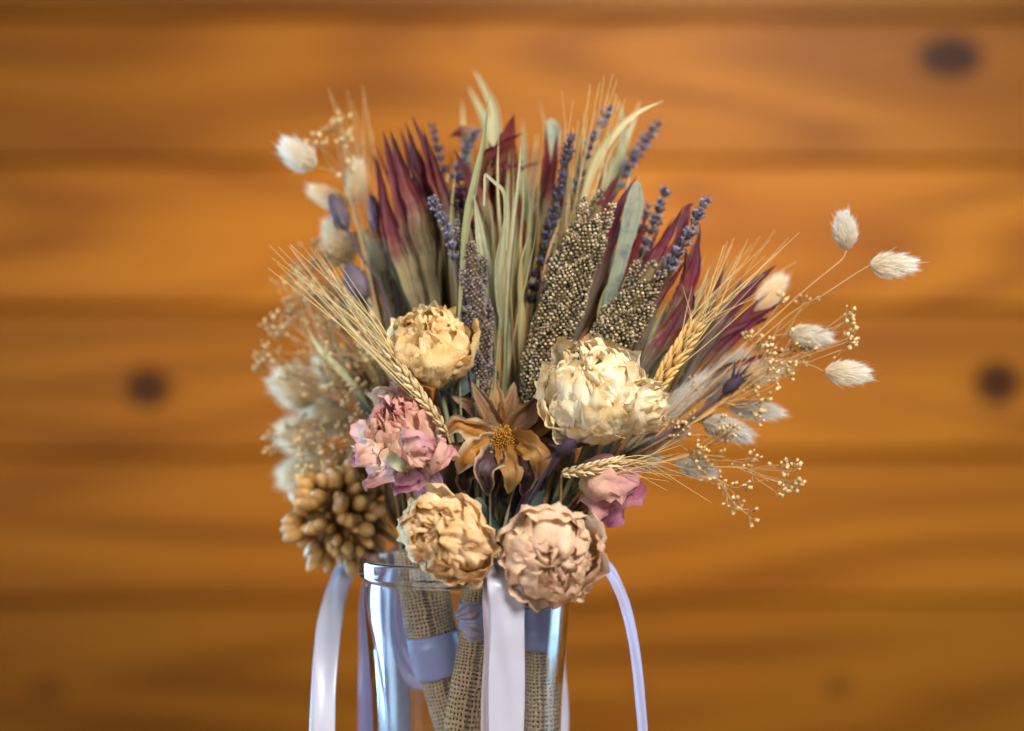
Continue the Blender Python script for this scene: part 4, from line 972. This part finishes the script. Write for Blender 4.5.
wheat('pale wheat ear lying under the largest peony, awns to the right', [(562, 474, -.04), (585, 470, -.045), (608, 465, -.045), (628, 460, -.042)], 13, 'kernel_pale',
      [(660 + rg.uniform(-15, 25), 452 + rg.uniform(-20, 30)) for _ in range(12)] + [(668, 491), (712, 503), (700, 480), (690, 470), (680, 440)], -.035, 9, 3)
wheat('slim wheat ear with awns rising highest at the top right', [(552, 340, .02), (562, 290, .02), (572, 245, .02), (582, 205, .018)], 13, 'kernel_pale',
      [(573, 100), (590, 84), (598, 92), (604, 76), (613, 74), (617, 80), (608, 95), (596, 110), (584, 112), (620, 100), (612, 118), (600, 130), (578, 120)] + [(590 + rg.uniform(-30, 45), 112 + rg.uniform(-30, 40)) for _ in range(18)], .015, 12, 4)
wheat('blurred wheat ear with thin upright awns at the top left', [(395, 330, .07), (388, 290, .07), (378, 245, .07), (370, 210, .068)], 13, 'kernel_pale',
      [(328, 88), (332, 96), (337, 105), (347, 90), (352, 100), (356, 110), (362, 84), (364, 92), (368, 110), (372, 130), (345, 120)], .065, 9, 5)
wheat('wheat awns fanning thinly to the right above the plum leaves', [(650, 405, .01), (668, 375, .01), (686, 345, .01), (702, 320, .01)], 12, 'kernel',
      [(742, 250), (752, 244), (760, 236), (775, 230), (783, 247), (728, 262), (720, 272), (796, 262)], .01, 6, 6)

# ------------------------------------------------------------------ gypsophila
def bud_mesh(mat):
    mb = MB(); ns = 7; rows = []; uvs = []
    for r, z in [(.05, 0), (.3, .12), (.42, .4), (.4, .66), (.3, .85), (.38, 1.05), (.08, .98)]:
        rows.append([Vector((r * (1 + .2 * (j % 2) * (z > .8)) * math.cos(2 * PI * j / ns), r * (1 + .2 * (j % 2) * (z > .8)) * math.sin(2 * PI * j / ns), z)) for j in range(ns)])
        uvs.append([(j / ns, min(1, z)) for j in range(ns)])
    mb.grid(rows, uvs, True); return mb.mesh('bud', M[mat])
BUD = {'bud': bud_mesh('bud'), 'bud_dark': bud_mesh('bud_dark')}
def spray(label, root, mids, clusters, n, seed, mat='bud', size=5.2, dd=.015, own=False):
    """root and mids lead the main stalk; clusters = (x, y, d, rx, ry) puffs of buds on forking twigs"""
    rng = random.Random(seed)
    t = thing('gypsophila_spray', label, 'dried flower', PP(root), 'gypsophila sprays')
    mb = MB(); first = PP(root)
    tot = sum(c[3] * c[4] for c in clusters); buds = 0
    for (cx, cy, cd, rx, ry) in clusters:
        k = K(cd)
        main = path([root] + list(mids) + [(cx + (root[0] - cx) * .15, cy + (root[1] - cy) * .15, cd)], 16)
        mb.tube(main, 1.0 * k, .55 * k, ns=4)
        nn = max(4, round(n * rx * ry / tot)); nf = max(2, nn // 5)
        forks = []
        for f in range(nf):
            a = rng.uniform(0, 2 * PI); q = math.sqrt(rng.random()) * .7
            fp = PP((cx + rx * q * math.cos(a), cy + ry * q * math.sin(a), cd + rng.uniform(-dd, dd)))
            s = main[rng.randrange(9, 16)]
            mid = s.lerp(fp, .5) + Vector((rng.gauss(0, 1), rng.gauss(0, 1), rng.gauss(0, 1))) * 3 * k
            mb.tube(catmull([s, mid, fp], 7), .5 * k, .38 * k, ns=4); forks.append((fp, (fp - mid).normalized()))
        for b in range(nn):
            if buds >= 100: break
            fp, fd = rng.choice(forks)
            out = (fd + Vector((rng.gauss(0, .8), rng.gauss(0, .8), rng.gauss(0, .8)))).normalized()
            ln = rng.uniform(.25, .62) * min(rx, ry) * k * .8 + 3 * k
            bp = fp + out * ln
            mid = fp.lerp(bp, .5) + Vector((0, 0, -1)) * 1.5 * k
            mb.tube(catmull([fp, mid, bp], 5), .38 * k, .28 * k, ns=3)
            dv = out + Vector((0, 0, .4)); s = size * k * rng.uniform(.65, 1.15)
            inst('bud', BUD[mat], t, TRS(bp - t.location, frame(dv, rng.uniform(0, 6)), (s * .85, s * .85, s))); buds += 1
    mb.build('twig', M['stem_tan' if mat == 'bud' else 'stem_brown'], t)
    stem(t, root, 1.3, 'stem_brown')
spray('gypsophila spray highest at top left, under the thin upright awns', (385, 300, .06), [(365, 240, .06), (348, 190, .06)], [(330, 125, .055, 24, 16), (322, 142, .055, 22, 12), (345, 138, .055, 16, 14), (340, 170, .06, 16, 12)], 46, 1)
spray('dark seeded gypsophila spray below the cream tails at left', (395, 420, .05), [(365, 350, .06)], [(325, 262, .075, 28, 30), (345, 300, .07, 24, 28), (310, 280, .075, 22, 30), (355, 250, .08, 20, 20)], 95, 2, 'bud_dark', 5.5)
spray('gypsophila spray at the far left edge of the bouquet', (392, 440, .05), [(350, 390, .055)], [(290, 325, .055, 30, 22), (278, 355, .055, 20, 18), (315, 330, .055, 26, 24), (300, 300, .06, 24, 20), (268, 360, .06, 12, 16)], 98, 3, 'bud', 5)
spray('gypsophila spray in front of the pale fluffy tails at left', (400, 450, .035), [(365, 420, .045)], [(290, 375, .05, 26, 20), (320, 370, .05, 26, 26), (300, 425, .05, 28, 22), (335, 410, .045, 24, 26), (345, 360, .05, 24, 24)], 36, 4, 'bud_dark', 4.0)
spray('gypsophila spray low at left beside the pink peony', (404, 470, .02), [(380, 430, .03)], [(365, 385, .03, 20, 22), (345, 440, .035, 22, 18), (360, 415, .03, 18, 18), (320, 455, .04, 24, 16), (378, 360, .03, 16, 20)], 80, 5, 'bud', 4.8)
spray('brownish gypsophila spray behind the straight wheat awns', (405, 420, .04), [(385, 370, .05)], [(345, 340, .06, 26, 24), (370, 330, .06, 22, 26), (395, 320, .055, 16, 24), (360, 300, .065, 20, 18)], 80, 6, 'bud_dark', 5)
spray('gypsophila spray of fine golden sprigs in front of the topmost fluffy tails at left', (402, 440, .04), [(375, 395, .05)], [(300, 350, .055, 34, 24), (335, 330, .055, 30, 26), (285, 390, .055, 24, 26), (320, 395, .05, 30, 26)], 36, 21, 'bud', 3.8)
spray('gypsophila spray of fine golden sprigs just left of the ragged pink peony', (408, 470, .02), [(385, 430, .03)], [(352, 400, .03, 26, 26), (370, 365, .03, 22, 24), (335, 430, .035, 26, 22), (365, 440, .025, 18, 18)], 100, 22, 'bud', 4.2)
spray('gypsophila spray of fine brown sprigs between the purple pods and the awns', (410, 420, .045), [(390, 360, .055)], [(350, 280, .065, 30, 26), (375, 300, .06, 24, 26), (330, 300, .07, 28, 26), (395, 280, .06, 18, 24)], 100, 23, 'bud_dark', 4.4)
spray('gypsophila spray of fine golden sprigs over the top of the seed pod cluster', (410, 490, .02), [(385, 465, .035)], [(310, 455, .05, 30, 18), (345, 462, .04, 26, 16), (290, 440, .055, 20, 20), (370, 450, .03, 18, 16)], 80, 24, 'bud', 4.2)
spray('gypsophila spray of fine sprigs around the purple twig at right', (615, 460, -.005), [(665, 440, -.005)], [(700, 400, .0, 26, 22), (735, 385, -.005, 22, 20), (715, 430, -.005, 24, 16), (680, 430, .0, 20, 18)], 80, 25, 'bud', 3.8, .012)
spray('gypsophila spray of golden sprigs filling the space under the lowest purple pod', (410, 430, .03), [(385, 370, .035)], [(350, 310, .04, 30, 26), (325, 335, .045, 28, 26), (372, 345, .03, 24, 24), (340, 365, .04, 28, 20)], 100, 31, 'bud', 3.6)
spray('gypsophila spray of golden sprigs along the left outline behind the awn tips', (400, 430, .05), [(365, 360, .055)], [(300, 290, .06, 28, 26), (285, 330, .055, 22, 22), (320, 265, .065, 24, 24), (272, 345, .055, 14, 18)], 90, 32, 'bud', 3.8)
spray('gypsophila spray topmost at right beside the white bunny tails', (640, 455, .0), [(690, 420, 0), (750, 375, -.005)], [(845, 318, -.012, 11, 20), (838, 345, -.012, 14, 14), (805, 300, -.005, 10, 8), (795, 345, -.008, 16, 18), (780, 305, 0, 10, 8), (850, 330, -.012, 8, 12)], 70, 7, 'bud', 4.6, .01)
spray('gypsophila spray across the middle of the right side', (620, 462, -.01), [(680, 430, -.01), (720, 405, -.01)], [(765, 360, -.012, 20, 20), (775, 385, -.012, 18, 16), (755, 395, -.012, 16, 18), (790, 360, -.01, 12, 14), (750, 350, -.005, 16, 16)], 80, 8, 'bud', 4.6, .01)
spray('gypsophila spray hanging below the grey bunny tails at right', (610, 468, -.01), [(660, 462, -.012), (690, 455, -.012)], [(705, 455, -.014, 18, 20), (730, 440, -.014, 16, 14), (745, 455, -.014, 14, 16), (715, 485, -.014, 12, 10), (690, 440, -.01, 16, 14), (755, 420, -.012, 14, 14)], 75, 9, 'bud', 4.6, .01)
spray('gypsophila twig reaching straight right, lowest but one at right', (612, 470, -.015), [(660, 468, -.018), (720, 467, -.018), (748, 469, -.018)], [(785, 470, -.018, 13, 12), (778, 485, -.018, 16, 10), (796, 484, -.018, 8, 8)], 40, 10, 'bud', 4.8, .006)
spray('small gypsophila twig hanging lowest at right', (625, 470, -.01), [(690, 475, -.012), (722, 482, -.014)], [(740, 500, -.014, 14, 12), (735, 488, -.014, 14, 8), (746, 512, -.014, 8, 8)], 26, 11, 'bud', 5, .006)

# ------------------------------------------------------------------ purple pods, thistles, pod cluster
def purple_pod(label, top, bot, w, d, ctrl):
    a, b = PP((*bot, d)), PP((*top, d)); k = K(d); ln = (b - a).length
    t = thing('purple_seed_pod', label, 'seed pod', a, 'purple seed pods')
    ns = 12; rows = []; uvs = []; M3 = frame(b - a)
    for r, z in [(.1, 0), (.5, .08), (.85, .25), (1, .45), (.9, .65), (.62, .85), (.3, .97), (.05, 1.0)]:
        rows.append([a + M3 @ Vector((r * w * .5 * k * (1 + .1 * math.cos(6 * 2 * PI * j / ns)) * math.cos(2 * PI * j / ns), r * w * .5 * k * math.sin(2 * PI * j / ns), z * ln)) for j in range(ns)])
        uvs.append([(j / ns, z) for j in range(ns)])
    mb = MB(); mb.grid(rows, uvs, True); mb.build('pod_body', M['nigella'], t)
    mb = MB()
    for i in range(3):
        an = i * 2.1; e = M3 @ Vector((math.cos(an), math.sin(an), 0))
        mb = MB(); mb.blade(catmull([a + e * w * .1 * k, a + e * w * .6 * k + (b - a) * .2, a + e * w * .5 * k + (b - a) * .5], 8), lambda tt: w * .12 * k * math.sin(PI * min(1, .15 + tt * .84)), N=-e, na=3, fold=.2)
        mb.build('sepal', M['nigella'], t)
    stem(t, (*bot, d), 2.0, 'stem_purple', [(x, y, d) for x, y in ctrl])
purple_pod('leftmost tall purple seed pod on a bending stem', (330, 194), (347, 230), 17, .03, [(365, 262), (385, 298)])
purple_pod('slim purple seed pod second from the left, upright', (371, 194), (380, 233), 14, .035, [(388, 265), (398, 300)])
purple_pod('thick purple seed pod lowest, behind the wheat awns', (347, 264), (366, 301), 24, .035, [(378, 325)])

def thistle(label, base, tips, body, seed, stemc):
    t = thing('purple_thistle', label, 'thistle', PP(base), 'purple thistles')
    k = K(base[2]); a, b = PP(base), PP(body)
    M3 = frame(b - a); ln = (b - a).length
    mb = MB(); mb.lathe([(1.2 * k, 0), (ln * .2, ln * .2), (ln * .28, ln * .45), (ln * .2, ln * .85), (.0002, ln)], 14, a, M3)
    for i in range(len(mb.v)): mb.v[i] = mb.v[i] + noise.noise_vector(mb.v[i] * 500) * k * 2.2
    mb.build('flower_head', M['purple_leaf'], t)
    for i, (x, y, d) in enumerate(tips):
        mb = MB(); q = PP((x, y, d)); m = (a.lerp(b, .5)).lerp(q, .5) + Vector((0, -1, 0)) * 2 * k
        mb.blade(catmull([a.lerp(b, .4), m, q], 10), lambda tt: 2.2 * k * (1 - tt) ** .8 + .15 * k, na=3, fold=.6)
        mb.build('bract', M['purple_leaf'], t)
    mb = MB(); mb.tube(path([base] + stemc, 14), 2.0 * k, 2.2 * k, ns=6); mb.build('stem', M['stem_purple'], t)
thistle('dark purple thistle in front of the largest peony', (556, 456, -.088), [(565, 424, -.09), (573, 438, -.09), (597, 432, -.09), (585, 438, -.092), (548, 444, -.09), (580, 452, -.09), (541, 462, -.085), (546, 478, -.085)], (574, 440, -.092), 1, [(545, 474, -.07), (530, 500, -.04), (510, 540, -.018), (490, 575, -.018)])
thistle('purple thistle twig reaching right under the grey bunny tails', (722, 392, -.012), [(752, 362, -.012), (748, 378, -.012), (740, 368, -.015), (735, 360, -.01), (755, 372, -.012), (742, 386, -.012)], (742, 376, -.012), 2, [(690, 420, -.012), (640, 447, -.012), (600, 475, -.01), (555, 540, -.01), (540, 568, -.01)])

def pod_cluster():
    rng = random.Random(4); c = PP((342, 514, .045)); k = K(.045); Rr = 44 * k
    t = thing('seed_pod_cluster', 'golden brown cluster of round seed pods left of the vase rim', 'seed pods', PP((375, 530, .04)))
    mb = MB(); rows = []
    mb.lathe([(.0001, -Rr * .55), (Rr * .35, -Rr * .45), (Rr * .55, 0), (Rr * .35, Rr * .45), (.0001, Rr * .55)], 14, c)
    mb.build('core', M['husk'], t)
    m0 = MB(); ns = 12; rows = []; uvs = []
    for r, z in [(.08, 0), (.3, .08), (.43, .28), (.47, .5), (.4, .74), (.24, .92), (.08, 1.0), (.02, 1.04)]:
        rows.append([Vector((r * math.cos(2 * PI * j / ns), r * math.sin(2 * PI * j / ns), z)) for j in range(ns)]); uvs.append([(j / ns, z) for j in range(ns)])
    m0.grid(rows, uvs, True); base_v = list(m0.v); pms = []
    for q in range(5):
        m0.v = [v_ + v_.normalized() * (.07 * noise.noise(v_ * 2.6 + Vector((q * 9, 0, 0))) + .06 * noise.noise(v_ * 7 + Vector((0, q * 9, 0)))) for v_ in base_v]
        pms.append(m0.mesh('pod', M['pod']))
    n = 135
    for i in range(n):
        z = 1 - 2 * (i + .5) / n; r = math.sqrt(1 - z * z); a = i * 2.39996
        dv = Vector((r * math.cos(a), r * math.sin(a), z))
        dv = (dv + Vector((rng.gauss(0, .12), rng.gauss(0, .12), rng.gauss(0, .12)))).normalized()
        if dv.x > .8: continue
        rr = Rr * rng.uniform(.72, 1.02); s = 20.5 * k * rng.uniform(.75, 1.2)
        p = c + Vector((dv.x * rr * .95, dv.y * rr, dv.z * rr * 1.08))
        inst('pod', rng.choice(pms), t, TRS(p - t.location, frame(dv + Vector((0, 0, .1))), (s * .72, s * .72, s)))
        mb = MB(); mb.tube([c + dv * Rr * .3, c + dv * Rr * .6, p + dv * s * .1], 1.2 * k, 1.8 * k, ns=5); mb.build('stalk', M['husk'], t)
    for i in range(60):
        a = rng.uniform(0, 6.28); z = rng.uniform(-.9, .9); r = math.sqrt(1 - z * z); dv = Vector((r * math.cos(a), r * math.sin(a), z))
        q = c + dv * Rr * .6; e = c + dv * Rr * 1.15 + Vector((rng.gauss(0, 6), rng.gauss(0, 6), rng.gauss(0, 6))) * k
        mb = MB(); mb.blade(catmull([q, q.lerp(e, .5) + Vector((0, 0, 3 * k)), e], 8), lambda tt: 4 * k * math.sin(PI * min(1, .2 + .78 * tt)), na=3, fold=.4, wob=.3, seed=i); mb.build('husk', M['husk'], t)
    mb = MB(); mb.tube(path([(365, 522, .04), (395, 540, .03), (418, 556, .01), (426, 575, .0)], 12), 4 * k, 4 * k, ns=8); mb.build('stem', M['stem_brown'], t)
pod_cluster()

# ------------------------------------------------------------------ ribbons
def ribbon(label, pts, w, mat, Ns, n=60):
    q = path(pts, n); mb = MB(); k = K(pts[0][2])
    Nv = catmull([Vector(a) for a in Ns], n)
    rows = []; uvs = []
    for i in range(n):
        T = (q[min(i + 1, n - 1)] - q[max(i - 1, 0)]).normalized()
        s = T.cross(Nv[i]).normalized(); nn = s.cross(T)
        u_ = i / (n - 1); xs = [-1 + 2 * j / 12 for j in range(13)]; ww = w * (1 + .03 * math.sin(u_ * 17 + w))
        rows.append([q[i] + s * (ww * .5 * k * x) + nn * (w * k * (.05 * (1 - x * x) * math.sin(u_ * 11 + w) + .035 * math.sin(x * 4 + u_ * 9 + w) + .03 * noise.noise(Vector((x * 1.5, u_ * 14, w))))) for x in xs])
        uvs.append([((x + 1) / 2, u_ * 8) for x in xs])
    mb.grid(rows, uvs)
    o = mb.build('satin_ribbon', M[mat])
    md = o.modifiers.new('thickness', 'SOLIDIFY'); md.thickness = .0003
    tag(o, label, 'ribbon', 'satin ribbons tied to the bouquet')
F = (0, -1, 0)
ribbon('pale satin ribbon hanging free left of the vase', [(382, 542, .07), (364, 549, .068), (348, 565, .05), (337, 590, .032), (330, 620, .014), (326, 655, 0), (323, 700, -.01), (322, 760, -.016), (324, 850, -.02)], 24, 'satin_white', [(-.1, -.8, .6), (-.3, -.9, .3), (-.25, -1, .1), (-.1, -1, 0), (-.1, -1, 0)])
ribbon('narrow lilac ribbon arching out right of the vase, seen nearly edge on', [(575, 562, -.02), (596, 560, -.02), (612, 574, -.02), (626, 606, -.02), (635, 650, -.02), (641, 710, -.02), (645, 780, -.02), (647, 850, -.02)], 23, 'satin_lilac', [(.7, -.4, .6), (.82, -.46, .35), (.85, -.5, .1), (.86, -.5, 0)])
ribbon('widest white ribbon hanging down the front of the vase', [(500, 556, -.05), (505, 580, -.066), (507, 620, -.066), (507, 680, -.064), (506, 760, -.062), (506, 860, -.06)], 35, 'satin_white', [(0, -1, .3), (.05, -1, 0), (.12, -1, 0), (.02, -1, 0)])
ribbon('pinkish ribbon showing at the left edge of the widest white ribbon', [(492, 566, -.045), (490, 600, -.056), (491, 640, -.058), (489, 690, -.058), (488, 760, -.057), (488, 860, -.056)], 16, 'satin_pink', [(-.3, -1, 0), (-.5, -1, 0), (-.4, -1, 0)])
ribbon('lilac ribbon hanging behind the left edge of the vase', [(400, 552, .06), (378, 570, .066), (370, 600, .068), (369, 660, .068), (368, 730, .068), (368, 850, .066)], 19, 'satin_lilac', [(-.2, -.8, .5), (-.1, -1, 0), (0, -1, 0)])
ribbon('mauve ribbon loop sagging inside the vase at left', [(440, 566, .02), (410, 572, .022), (398, 600, .022), (399, 640, .02), (410, 672, .016), (424, 678, .012), (436, 660, .012)], 22, 'satin_lilac', [(-.3, -1, .3), (-.3, -1, 0), (-.2, -1, 0), (.1, -1, 0)])
ribbon('blue lilac ribbon inside the vase between the wrapped handles', [(500, 560, .02), (502, 600, .02), (496, 650, .02), (502, 720, .02), (506, 860, .02)], 26, 'satin_lilac', [(.2, -1, 0), (-.2, -1, 0), (.2, -1, 0)])
ribbon('broad pale lilac ribbon added for the pale blue of the glass, at the back of the vase on its left side', [(405, 556, .03), (396, 600, .036), (392, 660, .036), (394, 730, .036), (396, 860, .034)], 28, 'satin_white', [(-.2, -1, 0), (.1, -1, 0), (-.15, -1, 0)])  # added strip of colour standing in for blue refracted by the glass
ribbon('pale ribbon added for the pale tint of the glass, inside the right side of the vase behind the blush peony', [(552, 560, .02), (560, 600, .024), (556, 660, .024), (560, 720, .022), (556, 840, .02)], 18, 'satin_white', [(.3, -1, 0), (.1, -1, 0), (.4, -1, 0)])  # likewise added, for pale refraction at the right of the vase

# ------------------------------------------------------------------ camera, light, render
cam = bpy.data.cameras.new('camera'); co = bpy.data.objects.new('camera', cam); COL.objects.link(co)
co.location = (0, -1.0, CAM_Z); co.rotation_euler = (PI / 2, 0, 0)
cam.sensor_width = 36; cam.lens = 36 * 1.0 / (1024 * .0005); cam.clip_start = .01; cam.clip_end = 100
cam.dof.use_dof = True; cam.dof.focus_distance = .958; cam.dof.aperture_fstop = 2.5; cam.dof.aperture_blades = 0
SC.camera = co

def area(name, loc, target, sx, sy, power, col, spread=180):
    l = bpy.data.lights.new(name, 'AREA'); l.shape = 'RECTANGLE'; l.size = sx; l.size_y = sy; l.energy = power; l.color = col
    l.spread = math.radians(spread)
    o = bpy.data.objects.new(name, l); COL.objects.link(o); o.location = loc
    o.rotation_euler = (Vector(target) - Vector(loc)).to_track_quat('-Z', 'Y').to_euler()
area('window_light', (.42, -.92, .92), (0, 0, .3), .42, .36, 29, (1, .965, .9))
area('sky_window_light', (-.75, -.9, .4), (-.06, 0, .28), .9, .7, 7.5, (.92, .94, 1))
area('left_window_light', (-.8, .5, .14), (0, .0, .13), .35, .6, 4.0, (.3, .62, 1), 60)
area('right_window_light', (.82, .48, .28), (0, 0, .25), .3, .9, 6.5, (.4, .7, 1))
area('added_wall_light', (.1, -.4, 1.3), (.08, .8, .36), .4, .3, 2.3, (1, .8, .56), 48)  # unseen lamp added for the warm pool and darker corners on the boards

w = bpy.data.worlds.new('World'); SC.world = w; w.use_nodes = True
bg = w.node_tree.nodes['Background']; bg.inputs[0].default_value = (.75, .78, .9, 1); bg.inputs[1].default_value = .1
SC.view_settings.view_transform = 'Standard'; SC.view_settings.look = 'None'; SC.view_settings.exposure = 0; SC.view_settings.gamma = 1
SC.render.engine = 'CYCLES'
cy = SC.cycles
cy.use_denoising = True; cy.denoiser = 'OPENIMAGEDENOISE'; cy.max_bounces = 14; cy.transmission_bounces = 12; cy.diffuse_bounces = 5; cy.glossy_bounces = 6; cy.transparent_max_bounces = 8
cy.caustics_reflective = False; cy.caustics_refractive = True; cy.blur_glossy = .5; cy.sample_clamp_indirect = 6
